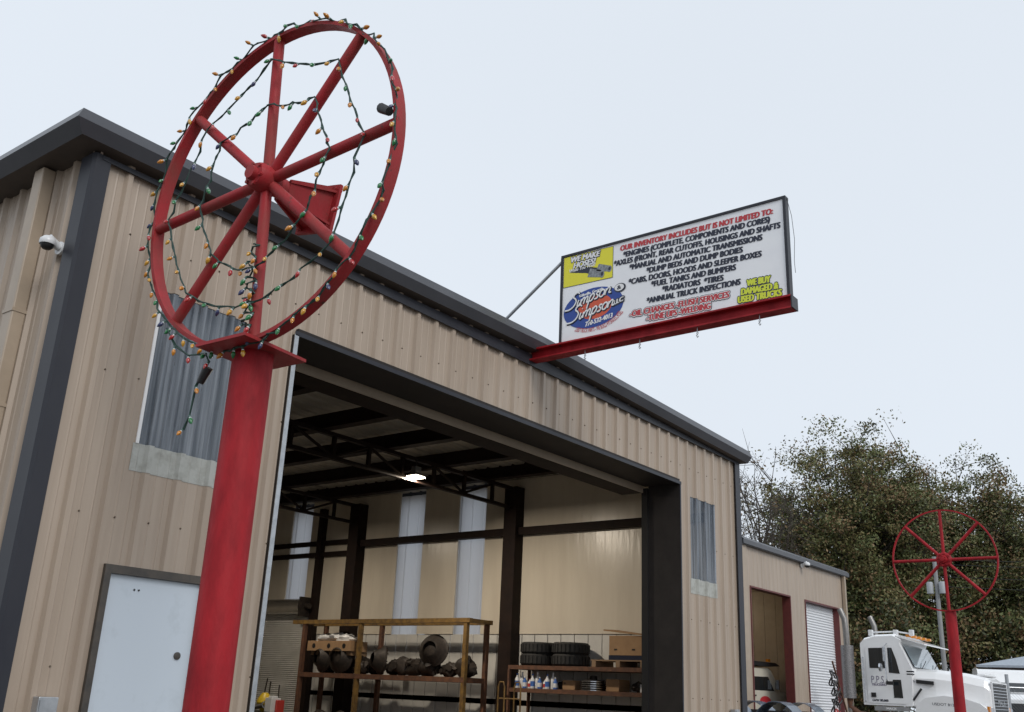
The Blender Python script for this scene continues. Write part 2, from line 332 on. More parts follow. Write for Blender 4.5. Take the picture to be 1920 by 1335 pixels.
rf=MB(); rs=[[(W+.75*o,-o,ze(12.4)+z),(W+.75*o,DEP+.2,ze(12.4)+z)] for o,z in prof]
for i in range(len(prof)-1): rf.add([rs[i][0],rs[i][1],rs[i+1][1],rs[i+1][0]],[(0,1,2,3)])
rf.build('side_fascia',FAS,shop)
roof=MB().add([(.07,-.02,5.735),(6.1,-.02,5.80),(W-.04,-.02,5.615),(W-.04,DEP+.2,5.615),(6.1,DEP+.2,5.80),(.07,DEP+.2,5.735)],[(0,1,4,5),(1,2,3,4)]).build('roof',FAS,shop)
# ribbed deck underside
dm=MB()
for k in range(46):
    y=.1+k*.3048
    if y>13.6: break
    dm.add([(x,yy,float(np.interp(x,[0,6.1,12.25],[5.60,5.66,5.50]))+dz) for (yy,dz) in ((y,0),(y+.2,0),(y+.22,.03),(y+.285,.03),(y+.3048,0)) for x in (.15,6.1,12.1)],[(i*3+j,i*3+j+1,i*3+j+4,i*3+j+3) for i in range(4) for j in (0,1)])
dm.build('roof_deck',DECK,roof)
# purlins along the depth, trusses across
for x in (.6,2.1,3.6,5.1,6.75,8.25,9.75,11.05):
    MB().box(x-.03,x+.03,.7,13.7,5.33,5.56).box(x-.09,x+.09,.7,13.7,5.30,5.33).build('purlin',STEEL,roof)
for y in (4.6,9.05):
    tr=MB().box(.2,11.9,y-.05,y+.05,5.24,5.30).build('truss',STEEL,roof)
    MB().box(.2,11.9,y-.04,y+.04,4.86,4.92).build('bottom_chord',STEEL,tr)
    xs=[.6,2.1,3.6,5.1,6.1,7.0,7.8,8.62,9.45,10.3,11.15]
    for i,x in enumerate(xs):
        MB().box(x-.03,x+.03,y-.03,y+.03,4.92,5.24).build('web_post',STEEL,tr)
        if i<len(xs)-1:
            x2=xs[i+1]; a,b=((x+.04,y,4.93),(x2-.04,y,5.23)) if i%2 else ((x+.04,y,5.23),(x2-.04,y,4.93))
            MB().cyl(a,b,.025,n=6).build('web_diagonal',STEEL,tr)
# right wall: outer ribbed sheets, insulation, translucent sheets, girts, columns
rw=MB().box(12.02,12.1,.2,13.8,1.2,1.3).build('end_wall',STEEL,shop)
TR=[(5.42,6.14),(7.12,7.86),(10.7,11.4)]
sheeted_wall(rw,0,DEP,5.42,[(a,b,2.3,5.42) for a,b in TR],lambda s,h,z:(W+h,s,z))
ys=[.2,TR[0][0],TR[0][1],TR[1][0],TR[1][1],TR[2][0],TR[2][1],13.8]
for i in range(0,8,2): MB().box(12.0,12.03,ys[i],ys[i+1],2.49,5.5).build('insulation_blanket',INS,rw)
for a,b in TR:
    m_=MB(); strip(m_,a-.02,b+.02,2.3,5.42,lambda s,h,z:(12.045+h*.5,s,z)); m_.build('translucent_panel',SKYL,rw)
m_=MB()
for k in range(46):
    y=.2+k*.3; m_.box(12.02,12.04,y+.008,y+.292,0,2.485)
m_.build('liner_panel',LIN,rw)
MB().box(11.84,12.0,.25,9.0,4.36,4.50).box(11.9,12.0,9.0,13.7,4.46,4.56).box(11.9,12.0,9.2,13.7,4.2,4.30).build('girt',STEEL,rw)
for y0,y1,x0 in ((4.45,4.75,11.74),(8.86,9.16,11.74),(10.17,10.31,11.85)):
    MB().box(x0,12.0,y0,y0+.03,0,5.3).box(x0,12.0,y1-.03,y1,0,5.3).box(x0,x0+.02,y0+.03,y1-.03,0,5.3).build('column',STEEL,rw)
# roll-up door at the far end of the right wall
rd=MB()
for k in range(70):
    z=k*.042; rd.add([(11.86,10.36,z),(11.86,13.2,z),(11.845,13.2,z+.021),(11.845,10.36,z+.021),(11.86,13.2,z+.042),(11.86,10.36,z+.042)],[(0,1,2,3),(3,2,4,5)])
rd=rd.build('roll_up_door',LIN,shop)
MB().cyl((11.75,10.42,3.08),(11.75,13.2,3.08),.17,n=24).build('door_drum',SILV,rd,smooth=True)
MB().box(11.6,11.95,10.34,10.41,2.85,3.28).cyl((11.75,10.2,3.08),(11.75,10.34,3.08),.06).build('drum_bracket',IRON,rd)
# ------------------------------------------------------------------ downspout, camera, boxes, lamp
DY0,DY1=.60,.76
ds=thing('downspout','tan square downspout running down the side wall under the soffit','downspout',(-.12,.5,0))
MB().box(-.15,-.035,DY0,DY1,.05,5.535).build('pipe',TAN2,ds,bevel=.012)
for z in (1.2,3.4,4.2): MB().box(-.156,-.033,DY0-.006,DY1+.006,z,z+.03).build('strap',TAN2,ds)
def dome_cam(loc,out,label,s=1.0):
    t=thing('security_camera',label,'camera',loc); l=Vector(loc); o=Vector(out)
    c=l+o*.16*s
    MB().cyl(l,l+o*.03*s,.07*s,n=18).build('wall_mount',PLASW,t,smooth=True)
    MB().tube([l+o*.03*s,l+o*.09*s+Vector((0,0,.025*s)),c+Vector((0,0,.04*s))],[.04*s,.045*s,.06*s],12).build('arm',PLASW,t,smooth=True)
    b=MB(); b.lathe([(.001,.07),(.05,.065),(.078,.035),(.082,0),(.075,-.02)],c,(0,0,1),20); b.v=[tuple(c+(Vector(q)-c)*s) for q in b.v]; b.build('housing',PLASW,t,smooth=True)
    d=MB(); d.lathe([(.066,-.02),(.06,-.045),(.04,-.066),(.001,-.075)],c,(0,0,1),18); d.v=[tuple(c+(Vector(q)-c)*s) for q in d.v]; d.build('dome_lens',DRK,t,smooth=True)
dome_cam((-.035,.22,4.70),(-1,-.1,0),'white dome security camera on the tan side wall beside the dark corner trim',.8)
dome_cam((12.3,.08,4.86),(1,0,0),'small white dome camera on the far corner trim below the roof end',.9)
dome_cam((29.73,5.80,6.02),(0,-1,0),'small white dome camera under the eave of the smaller tan garage',1.3)
for nm,x,z,lab in (('junction_box',.38,1.1,'small grey electrical box low on the tan wall left of the white door'),('junction_box',11.74,1.18,'small grey electrical box low on the wall right of the open bay')):
    t=thing(nm,lab,'electrical box',(x,-.03,z-.14)); MB().box(x-.075,x+.075,-.12,-.03,z-.14,z+.14).build('box',GALV,t,bevel=.006); MB().box(x-.065,x+.065,-.127,-.121,z-.12,z+.12).build('cover',GALV,t); MB().cyl((x,-.07,z-.14),(x,-.07,.02),.014,n=8).build('conduit',GALV,t)
def high_bay(x,y,label,en):
    lamp=thing('high_bay_light',label,'lamp',(x,y,5.24),'lamps under the workshop trusses')
    MB().cyl((x,y,5.24),(x,y,5.08),.012,n=8).build('hanger',DRK,lamp)
    MB().box(x-.07,x+.07,y-.06,y+.06,5.0,5.1).build('ballast',GALV,lamp,bevel=.01)
    MB().loft([[(x+a*w_,y+b*w_,z) for a,b in ((-1,-1),(1,-1),(1,1),(-1,1))] for w_,z in ((.06,5.0),(.13,4.925))]).build('reflector',GALV,lamp)
    MB().box(x-.12,x+.12,y-.12,y+.12,4.905,4.92).build('lens',mat('lit_lens',(1,.9,.7),emit=(1,.84,.6,22)),lamp)
    pl=bpy.data.lights.new('high_bay_glow','AREA'); pl.energy=en; pl.color=(1,.88,.72); pl.shape='SQUARE'; pl.size=.24
    po=bpy.data.objects.new('high_bay_glow',pl); col.objects.link(po); po.parent=lamp; po.location=(0,0,-.345)
high_bay(8.82,4.45,'lit flood lamp hanging from the nearer roof truss inside the open bay',180)
high_bay(9.2,9.0,'lit flood lamp on the farther roof truss near the roll-up door',110)
# ------------------------------------------------------------------ wheels on poles
def wheel_post(name,label,c,Rr,pole,pr,ztop,th0,bracket,plate,rimw,spr,m=RED,mw=REDW,base=0):
    t=thing(name,label,'wheel sculpture',(pole[0],pole[1],base)); cx,cy,cz=c
    MB().cyl((pole[0],pole[1],base),(pole[0],pole[1],ztop),pr,n=40).build('pole',m,t,smooth=True)
    if plate: MB().add([(q[0],q[1],z) for z in (ztop,ztop+.022) for q in plate],[(3,2,1,0),(4,5,6,7)]+[(i,(i+1)%4,4+(i+1)%4,4+i) for i in range(4)]).build('top_plate',mw,t)
    rb=rimw*1.2 if bracket else rimw; prof=[(Rr-.03,-rimw),(Rr,-rimw),(Rr,rb),(Rr-.03,rb),(Rr-.03,-rimw)]
    rm=MB(); rm.lathe(prof,(cx,cy,cz),(1,0,0),96); rim=rm.build('rim',mw,t,smooth=True)
    for k in range(8):
        a=math.pi/2+th0-k*math.pi/4; d=Vector((0,-math.cos(a),math.sin(a))); cc=Vector(c)
        MB().cyl(cc+d*.06,cc+d*(Rr-.02),spr,n=16).build('spoke',mw,t,smooth=True)
    hb=MB(); s=spr/.04
    hb.lathe([(.001,-.17),(.05,-.168),(.055,-.13),(.085,-.125),(.1,-.1),(.105,-.04),(.10,.06),(.08,.08),(.08,.14),(.001,.14)],c,(1,0,0),20)
    hb.v=[tuple(Vector(c)+(Vector(q)-Vector(c))*s) for q in hb.v]
    h=hb.build('hub',mw,t,smooth=True)
    for k in range(6):
        a=k*math.pi/3+.3; q=Vector(c)+Vector((-.115*s,math.cos(a)*.078*s,math.sin(a)*.078*s)); MB().cyl(q,q+Vector((-.025*s,0,0)),.014*s,n=6).build('bolt',mw,h)
    if not bracket:
        MB().lathe([(.001,-.06),(.12,-.06),(.165,-.035),(.175,.03),(.001,.03)],c,(1,0,0),8).build('hub_plate',mw,t)
        for k in range(8): a=k*math.pi/4+.2; q=Vector(c)+Vector((-.05,math.cos(a)*.125,math.sin(a)*.125)); MB().cyl(q,q+Vector((-.03,0,0)),.02,n=6).build('bolt',mw,h)
    if bracket:
        b=MB(); x0=cx+.10; x1=cx+.50
        bk=b.cyl((x0,cy,cz),(x1,cy,cz),.055,n=14).build('bracket',mw,t)
        tilt=.18
        def ro(y,z): return (cy+y*math.cos(tilt)-z*math.sin(tilt),cz+y*math.sin(tilt)+z*math.cos(tilt))
        sq=[ro(-.19,-.19),ro(.19,-.19),ro(.19,.19),ro(-.19,.19)]
        MB().prism(sq,0,x1,x1+.028).build('back_plate',mw,bk)
        def plate(y0,z0,y1,z1,ta):     # trapezoid plate from the axle tube out to the back plate
            (a0,b0),(a1,b1)=ro(y0,z0),(ro(y1,z1)); m0=(cy+(a0-cy)*.45,cz+(b0-cz)*.45); m1=(cy+(a1-cy)*.45,cz+(b1-cz)*.45)
            n_=Vector((0,-(b1-b0),a1-a0)).normalized()*.009; q=[Vector((x0+.05,*m0)),Vector((x0+.05,*m1)),Vector((x1,a1,b1)),Vector((x1,a0,b0))]
            MB().add([p+n_ for p in q]+[p-n_ for p in q],[(0,1,2,3),(7,6,5,4)]+[(i,4+i,4+(i+1)%4,(i+1)%4) for i in range(4)]).build('gusset',mw,bk)
        plate(-.17,.13,.17,.13,0); plate(-.17,-.13,.17,-.13,0); plate(.13,-.17,.13,.17,0); plate(-.13,-.17,-.13,.17,0)
        for y in (-.15,.15):
            for z in (-.15,.15): e=ro(y,z); MB().cyl((x1-.02,*e),(x1+.05,*e),.018,n=6).build('bolt',mw,bk)
    return t
PX,PY=.40,-1.93; WC=(.27,-1.985,4.80); WR=1.255
wheel_post('wheel_sculpture','big red spoked wheel wound with string lights on a thick red pole',WC,WR,(PX,PY),.139,3.53,R(3.9),True,[(.09,-2.2),(.69,-2.14),(.69,-1.66),(.09,-1.70)],.042,.040).rotation_euler.z=R(2.6)
wheel_post('wheel_sculpture','smaller red spoked wheel without lights on a slim pole before the trees',(18.9,-1.62,4.50),1.075,(19.0,-1.62),.112,3.43,0,False,None,.022,.034,m=RED,mw=RED,base=.25)
# ------------------------------------------------------------------ string lights
def string_lights():
    t=thing('string_lights','string of unlit coloured bulbs wound over the big red wheel','string lights',(WC[0],WC[1],WC[2]-WR))
    c=Vector(WC); paths=[]
    def pt(a,r,x): return Vector((c.x+x,c.y-math.cos(a)*r,c.z+math.sin(a)*r))
    rim=[]
    for k in range(150):
        a=2*math.pi*k/149-1.35; wob=.012*math.sin(k*1.7)+.01*random.uniform(-1,1)
        rim.append(pt(a,WR+.006+wob*.7+(.02 if math.sin(a*3)>.8 else 0),-.045+.015*math.sin(k*.9)))
    paths.append((rim,.062,1))
    for fr,ph in ((.80,0),(.535,0)):
        P=[]
        for k in range(9):
            a0=math.pi/2+R(3.9)-k*math.pi/4; a1=a0-math.pi/4
            p0=pt(a0,WR*(fr+.03*math.sin(k*2.3+fr*9)),-.05); p1=pt(a1,WR*(fr+.03*math.sin((k+1)*2.3+fr*9)),-.05)
            if k==8: break
            for j in range(9):
                s=j/9; q=p0.lerp(p1,s); q.z-=.16*s*(1-s)*(1+.5*math.sin(k*5)); q+=Vector((random.uniform(-.01,.01),random.uniform(-.008,.008),random.uniform(-.008,.008))); P.append(q)
        P.append(P[0]); paths.append((P,.105,0))
    # bundle beside the lowest spoke and the loose tail under the plate
    B=[]; 
    for k in range(40):
        s=k/39; B.append(pt(-math.pi/2+R(3.9)+.05*math.sin(k*1.3),WR*(.42+.56*s),-.06+.02*math.sin(k*2.1)))
    paths.append((B,.07,0))
    T=[pt(-math.pi/2-.45,WR+.02,-.08)]
    for k in range(1,14): T.append(T[0]+Vector((.01*math.sin(k*2),.015*k+.02*math.sin(k),-.035*k if k>5 else -.01*k)))
    T=[pt(-2.25,WR+.03,-.06),pt(-2.1,WR+.09,-.06),pt(-1.95,WR+.10,-.06),pt(-1.8,WR+.06,-.07),pt(-1.75,WR+.12,-.08),pt(-1.78,WR+.3,-.09),pt(-1.77,WR+.5,-.09),pt(-1.79,WR+.6,-.085)]
    paths.append((T,.075,0))
    wm=MB()
    for P,_,__ in paths:
        wm.tube(P,.006,5)
        Q=[p+Vector((.008*math.sin(i*2.2),.010*math.cos(i*2.2),.008*math.sin(i*1.7))) for i,p in enumerate(P)]; wm.tube(Q,.005,5)
    wm.build('wire',WIRE,t,smooth=True)
    MB().tube([pt(.16,WR-.10,-.07),pt(.1,WR-.02,-.08)],[.035,.03],10).build('plug',DRK,t,smooth=True); MB().tube([pt(-1.74,WR+.16,-.08),pt(-1.77,WR+.27,-.08)],[.035,.025],10).build('plug',DRK,t,smooth=True)
    cols=[(.38,.02,.02),(.015,.17,.05),(.52,.20,.015),(.56,.29,.03),(.035,.045,.12)]
    glass=[mat('bulb_%s'%n,cc,rough=.18,coat=.5) for n,cc in zip(('red','green','orange','amber','blue'),cols)]
    sock=mat('bulb_socket',(.05,.11,.09),rough=.5); tip=mat('bulb_collar',(.55,.6,.6),rough=.35)
    meshes=[]
    for g in glass:
        b=MB(); b.lathe([(.001,0),(.010,.001),(.010,.024)],(0,0,0),(0,0,1),8,0); b.lathe([(.0105,.024),(.0115,.034)],(0,0,0),(0,0,1),8,1); b.lathe([(.011,.034),(.0185,.050),(.0185,.062),(.011,.082),(.001,.094)],(0,0,0),(0,0,1),10,2)
        o=b.build('bulb',[sock,tip,g],None,smooth=True); meshes.append(o.data); bpy.data.objects.remove(o)
    base=WL[t.name]; k=0
    for P,sp,onrim in paths:
        acc=0
        for a,b in zip(P,P[1:]):
            L=(b-a).length; acc+=L
            if acc>=sp*(1.55 if onrim else 1.25):
                acc=random.uniform(-.03,.03); p=b
                rad=(p-c); rad.x=0; rad.normalize()
                d=Vector((random.uniform(-.9,.1),random.uniform(-.6,.6),-.75))+rad*(random.uniform(-.3,1.2) if onrim else 0)
                o=bpy.data.objects.new('bulb',meshes[(1,2,1,3,4,2,0,1,3,2)[k%10] if random.random()<.8 else random.randrange(5)]); col.objects.link(o)
                o.parent=t; o.location=p-base; o.rotation_euler=d.to_track_quat('Z','Y').to_euler(); sc_=random.uniform(.72,.9); o.scale=(sc_,)*3; k+=1
    return t
string_lights().rotation_euler.z=R(2.6)
# ------------------------------------------------------------------ projecting sign
def sign():
    X=6.1; t=thing('projecting_sign','white truck parts sign on a red beam projecting over the roof edge','sign',(X,-.3,5.45))
    pl=lambda u,v,d:(X-.032-d,-.52-u,5.63+v)
    fc=MB().box(X-.03,X+.03,-3.52,-.52,5.63,6.82).build('sign_panel',SIGNW,t)
    e=.028
    MB().box(X-.045,X+.045,-3.555,-.49,6.82,6.85).box(X-.045,X+.045,-.52,-.487,5.60,6.82).box(X-.045,X+.045,-3.553,-3.52,5.62,6.82).build('frame',BRN,t)
    bm=MB().box(X-.09,X+.09,-3.57,.3,5.605,5.625).box(X-.08,X+.08,-3.57,.3,5.475,5.492).box(X-.012,X+.012,-3.56,.3,5.492,5.605).build('beam',RED,t)
    MB().box(X-.085,X+.085,-3.585,-3.572,5.477,5.62).build('end_plate',BRN,bm)
    MB().cyl((X,-.5,6.80),(X,.95,5.80),.022,n=10).build('brace',GALV,t)
    for u in (.37,1.15,1.91,2.67):
        y=-.52-u; h=MB(); h.tube([(X-.04,y,5.475),(X-.04,y,5.42),(X-.04,y+.012,5.405),(X-.04,y,5.39),(X-.04,y-.012,5.405),(X-.04,y,5.42)],.005,6); h.tube([(X-.04,y,5.392),(X-.04,y+.012,5.375),(X-.04,y,5.352),(X-.04,y-.012,5.37)],.006,6); h.build('hook',GALV,bm)
    wv=MB(); wv.tube([(X,-3.555,6.83),(X,-3.60,6.6),(X,-3.62,6.3),(X+.01,-3.6,6.05),(X,-3.61,5.9)],.003,5); wv.build('loose_wire',DRK,t)
    L=[('OUR INVENTORY INCLUDES BUT IS NOT LIMITED TO:',(.862,1.075),(2.884,1.037),1),('*ENGINES (COMPLETE, COMPONENTS AND CORES)',(.905,.978),(2.843,.945),0),('*AXLES (FRONT, REAR CUTOFFS, HOUSINGS AND SHAFTS',(.770,.886),(2.963,.840),0),('*MANUAL AND AUTOMATIC TRANSMISSIONS',(.995,.783),(2.745,.746),0),('*DUMP BEDS AND DUMP BODIES',(1.235,.683),(2.504,.653),0),('*CABS, DOORS, HOODS AND SLEEPER BOXES',(.985,.59),(2.727,.546),0),('*FUEL TANKS AND BUMPERS',(1.30,.489),(2.413,.455),0),('*RADIATORS  *TIRES',(1.45,.39),(2.256,.36),0),('*ANNUAL TRUCK INSPECTIONS',(1.238,.287),(2.463,.263),0)]
    a=MB(); b=MB()
    for s,p,q,r in L: text_on(b if r else a,s,p,q,.069,pl,fat=.0075,shear=.1,lift=.003)
    a.build('lettering_navy',NAVY,fc); b.build('lettering_red',PRED,fc)
    o=MB(); wv=MB(); r=MB()
    for s,p,q in (('-OIL CHANGES -FLUSH SERVICES',(1.003,.158),(2.32,.136)),('-TUNE UPS -WELDING',(1.233,.06),(2.087,.045))):
        text_on(o,s,p,q,.072,pl,fat=.007,rad=.019,shear=.1,lift=.0015); text_on(wv,s,p,q,.072,pl,fat=.007,rad=.012,shear=.1,lift=.003); text_on(r,s,p,q,.072,pl,fat=.007,shear=.1,lift=.0045)
    g=MB(); lm=MB()
    for s,p,q in (('WE BUY',(2.53,.222),(2.821,.211)),('DAMAGED &',(2.454,.129),(2.904,.114)),('USED TRUCKS',(2.414,.040),(2.94,.023))):
        text_on(g,s,p,q,.075,pl,fat=.007,rad=.014,shear=.1,lift=.0015); text_on(lm,s,p,q,.075,pl,fat=.008,shear=.1,lift=.0035)
    o.build('lettering_outline',NAVY,fc); wv.build('lettering_halo',PWHT,fc); r.build('lettering_red',PRED,fc); g.build('lettering_outline',NAVY,fc); lm.build('lettering_lime',PLIM,fc)
    # yellow hose panel
    q=[(.012,.765),(.752,.745),(.758,1.165),(.012,1.185)]
    MB().add([pl(u-.006*(u<.3)+.006*(u>.3),v-.006*(v<.9)+.006*(v>.9),.0015) for u,v in q],[(0,1,2,3)]).build('yellow_border',NAVY,fc)
    yp=MB().add([pl(u,v,.0025) for u,v in q],[(0,1,2,3)]).build('yellow_panel',PYEL,fc)
    d=MB(); wt=MB(); text_on(d,'WE MAKE',(.12,1.093),(.575,1.083),.072,pl,fat=.006,rad=.014,shear=.25,lift=.0032); text_on(wt,'WE MAKE',(.12,1.093),(.575,1.083),.072,pl,fat=.007,shear=.25,lift=.0052)
    text_on(d,'HOSES!',(.155,1.003),(.51,.998),.072,pl,fat=.006,rad=.014,shear=.25,lift=.0032); text_on(wt,'HOSES!',(.155,1.003),(.51,.998),.072,pl,fat=.007,shear=.25,lift=.0052)
    # hose print: dark tapering hose, two grey fittings
    d.add([pl(u,v,.003) for u,v in ((.10,.985),(.30,1.0),(.52,.93),(.60,.90),(.52,.82),(.36,.89),(.12,.95))],[tuple(range(7))]); d.build('hose_print',NAVY,fc)
    text_on(wt,'While You Wait!',(.10,.952),(.50,.962),.045,pl,fat=.002,shear=.2,lift=.0052); wt.build('lettering_white',PWHT,fc)
    ft=MB()
    for (u,v,w_,h_) in ((.50,.855,.10,.055),(.62,.90,.09,.045)):
        ft.add([pl(u+a*w_+b*.02,v+b*h_-a*.03,.0042) for a,b in ((-1,-1),(1,-.8),(1,.8),(-1,1))],[(0,1,2,3)]); ft.add([pl(u+w_+.035*math.cos(k*.524),v-.03+h_*math.sin(k*.524),.0048) for k in range(12)],[tuple(range(12))])
    ft.build('fitting_print',PGRY,fc)
    ri=MB()
    for (u,v,w_,h_) in ((.50,.855,.10,.055),(.62,.90,.09,.045)): ri.add([pl(u+w_+.018*math.cos(k*.524),v-.03+h_*.55*math.sin(k*.524),.0054) for k in range(12)],[tuple(range(12))])
    ri.build('fitting_bore_print',NAVY,fc)
    # oval logo
    def ell(cx,cy,rx,ry,d,n=40): return MB().add([pl(cx+rx*math.cos(2*math.pi*k/n),cy+ry*math.sin(2*math.pi*k/n),d) for k in range(n)],[tuple(range(n))])
    lg=ell(.47,.395,.445,.268,.0015).build('oval_logo',PBLU,fc)
    og=ell(.50,.40,.25,.16,.0025); og.build('orange_flash',PORG,fc)
    LET=[[(1.0,2.0),(.72,2.28),(.35,2.15),(.28,1.75),(.6,1.35),(.78,.85),(.55,.25),(.05,.0),(-.55,.12)],[(1.1,1.0),(1.05,.3),(1.2,.05),(1.42,.45)],[(1.17,1.5),(1.2,1.55)],[(1.45,.95),(1.5,.05)],[(1.5,.6),(1.75,1.02),(1.92,.8),(1.9,.05)],[(1.9,.6),(2.15,1.02),(2.32,.8),(2.3,.1),(2.48,.15)],[(2.62,1.05),(2.5,-.95)],[(2.6,.7),(2.87,1.08),(3.12,.8),(3.05,.3),(2.8,.03),(2.58,.25)],[(3.78,.88),(3.52,1.02),(3.42,.75),(3.66,.45),(3.58,.08),(3.25,.12)],[(4.15+.3*math.cos(k*.7),.52+.5*math.sin(k*.7)) for k in range(10)],[(4.6,1.0),(4.58,.05)],[(4.6,.6),(4.9,1.02),(5.1,.8),(5.08,.2),(5.35,.15)]]
    def smooth(P,n=5):
        Q=[]; P=[P[0]]+list(P)+[P[-1]]
        for i in range(1,len(P)-2):
            p0,p1,p2,p3=[np.array(x) for x in P[i-1:i+3]]
            for j in range(n):
                s=j/n; Q.append(.5*((2*p1)+(-p0+p2)*s+(2*p0-5*p1+4*p2-p3)*s*s+(-p0+3*p1-3*p2+p3)*s**3))
        Q.append(np.array(P[-2])); return Q
    bk=MB(); wh=MB()
    for (ox,oy,W_,H_,sl) in ((.105,.43,.66,.088,.11),(.14,.25,.67,.088,.11)):
        for st in LET:
            q=[(ox+(x+.2*y)/5.6*W_,oy+y*H_+sl*(x/5.6)) for x,y in smooth(st)]
            bk.tube([pl(u+.006,v-.006,0.003) for u,v in q],.0185,8,flat=(-1,0,0)); wh.tube([pl(u,v,.006) for u,v in q],.0118,8,flat=(-1,0,0))
    for k,(cx,cy) in enumerate(((.865,.578),)):
        bk.add([pl(cx+.085*math.cos(j*.314),cy+.06*math.sin(j*.314),.004) for j in range(20)],[tuple(range(20))]); wh.add([pl(cx-.008+.068*math.cos(j*.314),cy+.004+.046*math.sin(j*.314),.0075) for j in range(20)],[tuple(range(20))])
    text_on(bk,'&',(.825,.555),(.885,.56),.05,pl,fat=.004,lift=.009)
    text_on(bk,'LLC',(.772,.362),(.925,.392),.055,pl,fat=.006,rad=.02,shear=.1,lift=.0035); text_on(wh,'LLC',(.772,.365),(.92,.395),.055,pl,fat=.006,shear=.1,lift=.0065)
    text_on(wh,'770-532-4013',(.36,.158),(.765,.205),.06,pl,fat=.005,shear=.15,lift=.0045)
    text_on(wh,'Gillsville, Georgia',(.26,.574),(.625,.607),.036,pl,fat=.003,lift=.0045)
    bk.build('logo_outline',NAVY,fc); wh.build('logo_lettering',PWHT,fc)
    v,f=text_mesh('USED TRUCK PARTS - WE BUILD HYDRAULIC HOSES',.01); mn=v.min(0); mx_=v.max(0); ar=MB(); vs=[]
    for x,y in v:
        s=(x-mn[0])/(mx_[0]-mn[0]); a=R(-124+s*96); rr=1-(y/.7)*.05/.30
        vs.append(pl(.475+.50*rr*math.cos(a),.40+.325*rr*math.sin(a),.0025))
    ar.add(vs,f); ar.build('arc_lettering',PRED,fc)
sign()
# ------------------------------------------------------------------ things inside the bay
def rack1():
    t=thing('storage_rack','tall worn yellow steel rack along the workshop end wall','rack',(11.4,7.2,0)); y0,y1=4.85,9.3; x0,x1=10.9,11.5
    for y in (y0,7.62,y1):
        for x in (x0,x1): MB().box(x-.04,x+.04,y-.04,y+.04,0,2.62).build('post',YEL if (x==x0 and y<9) else RUST,t)
    MB().box(x0-.05,x0+.05,y0-.1,y1+.35,2.62,2.70).box(x1-.05,x1+.05,y0-.1,y1+.35,2.62,2.70).box(x0+.05,x1-.05,y0-.1,y0,2.625,2.695).box(x0+.05,x1-.05,y1,y1+.1,2.625,2.695).build('top_frame',YEL,t)
    for z in (1.56,.5): MB().box(x0-.045,x1+.045,y0-.03,y1+.03,z,z+.09).build('shelf',RUST,t)
rack1()
def rack2():
    t=thing('storage_rack','low rusty shelf unit of three shelves beside the bay jamb','rack',(11.6,2.8,0))
    for z in (.75,1.44,1.83): MB().box(11.3,11.95,1.2,4.15,z,z+.07).build('shelf',RUST,t)
    for y in (1.22,4.13):
        for x in (11.32,11.93): MB().box(x-.03,x+.03,y-.02,y+.02,0,1.83).build('post',RUST,t)
rack2()
def tyre(c,lab,ro=.33,w_=.2):
    b=MB(); b.lathe([(ro*.55,-w_*.4),(ro*.62,-w_*.5),(ro*.92,-w_*.5),(ro,-w_*.36),(ro,w_*.36),(ro*.92,w_*.5),(ro*.62,w_*.5),(ro*.55,w_*.4),(ro*.55,-w_*.4)],c,(0,0,1),28)
    for k in range(28):
        a=k*2*math.pi/28; d=Vector((math.cos(a),math.sin(a),0)); s=Vector((-d.y,d.x,0)); b.obox(Vector(c)+d*(ro+.004),d*.008,s*.02,Vector((0,0,w_*.34)))
    placed(b,'tyre',BLK,lab,'tyre',(c[0],c[1],c[2]-w_/2),'tyres stacked on the rusty shelf',smooth=False)
for i,y in enumerate((3.70,3.0)):
    for j in range(2): tyre((11.62,y,2.005+.203*j),'%s black tyre in the flat stack %s'%(('lower','upper')[j],('next to the steel column','nearer the open carton')[i]))
pa=thing('pallet','small wooden pallet on the rusty shelf under the open carton','pallet',(11.6,1.85,1.9))
for k in range(5): MB().box(11.32+.12*k,11.41+.12*k,1.3,2.38,2.0,2.02).build('board',WOOD,pa)
for y in (1.32,1.8,2.28): MB().box(11.32,11.9,y,y+.08,1.902,1.999).build('block',WOOD,pa)
bx=thing('open_carton','open brown cardboard carton with a raised flap on the wooden pallet','box',(11.6,1.75,2.02))
b=MB(); X0,X1,Y0,Y1=11.4,11.85,1.42,2.06
b.box(X0,X1,Y0,Y0+.01,2.10,2.42).box(X0,X1,Y1-.01,Y1,2.10,2.42).box(X0,X0+.01,Y0+.01,Y1-.01,2.10,2.42).box(X1-.01,X1,Y0+.01,Y1-.01,2.10,2.42).box(X0+.01,X1-.01,Y0+.01,Y1-.01,2.10,2.12).build('carton',CARD,bx)
MB().box(X0-.005,X1+.005,Y0-.005,Y1+.005,2.022,2.098).build('dark_tray',NAVY,bx)
MB().add([(X0-.03,Y0-.03,2.422),(X0-.03,Y1+.1,2.50),(X1,Y1+.08,2.52),(X1,Y0-.03,2.422),(X0-.03,Y0-.03,2.45),(X0-.03,Y1+.1,2.525),(X1,Y1+.08,2.545),(X1,Y0-.03,2.45)],[(0,1,2,3),(7,6,5,4),(0,4,5,1),(1,5,6,2),(2,6,7,3),(3,7,4,0)]).build('flap',CARD,bx)
for y in (1.55,1.9): MB().box(X0-.004,X0-.001,y,y+.06,2.18,2.205).build('hand_hole',DRK,bx)
def bottle(y,x,h,m,lab,z=1.51):
    b=MB(); b.lathe([(.001,0),(.038,.0),(.04,.01),(.04,h*.62),(.014,h*.8),(.014,h*.92)],(x,y,z),(0,0,1),14,0); b.lathe([(.017,h*.9),(.017,h),(.001,h)],(x,y,z),(0,0,1),12,1); b.lathe([(.0405,h*.15),(.0405,h*.5)],(x,y,z),(0,0,1),14,2)
    placed(b,'bottle',m,lab,'bottle',(x,y,z),'bottles on the middle rusty shelf',smooth=True)
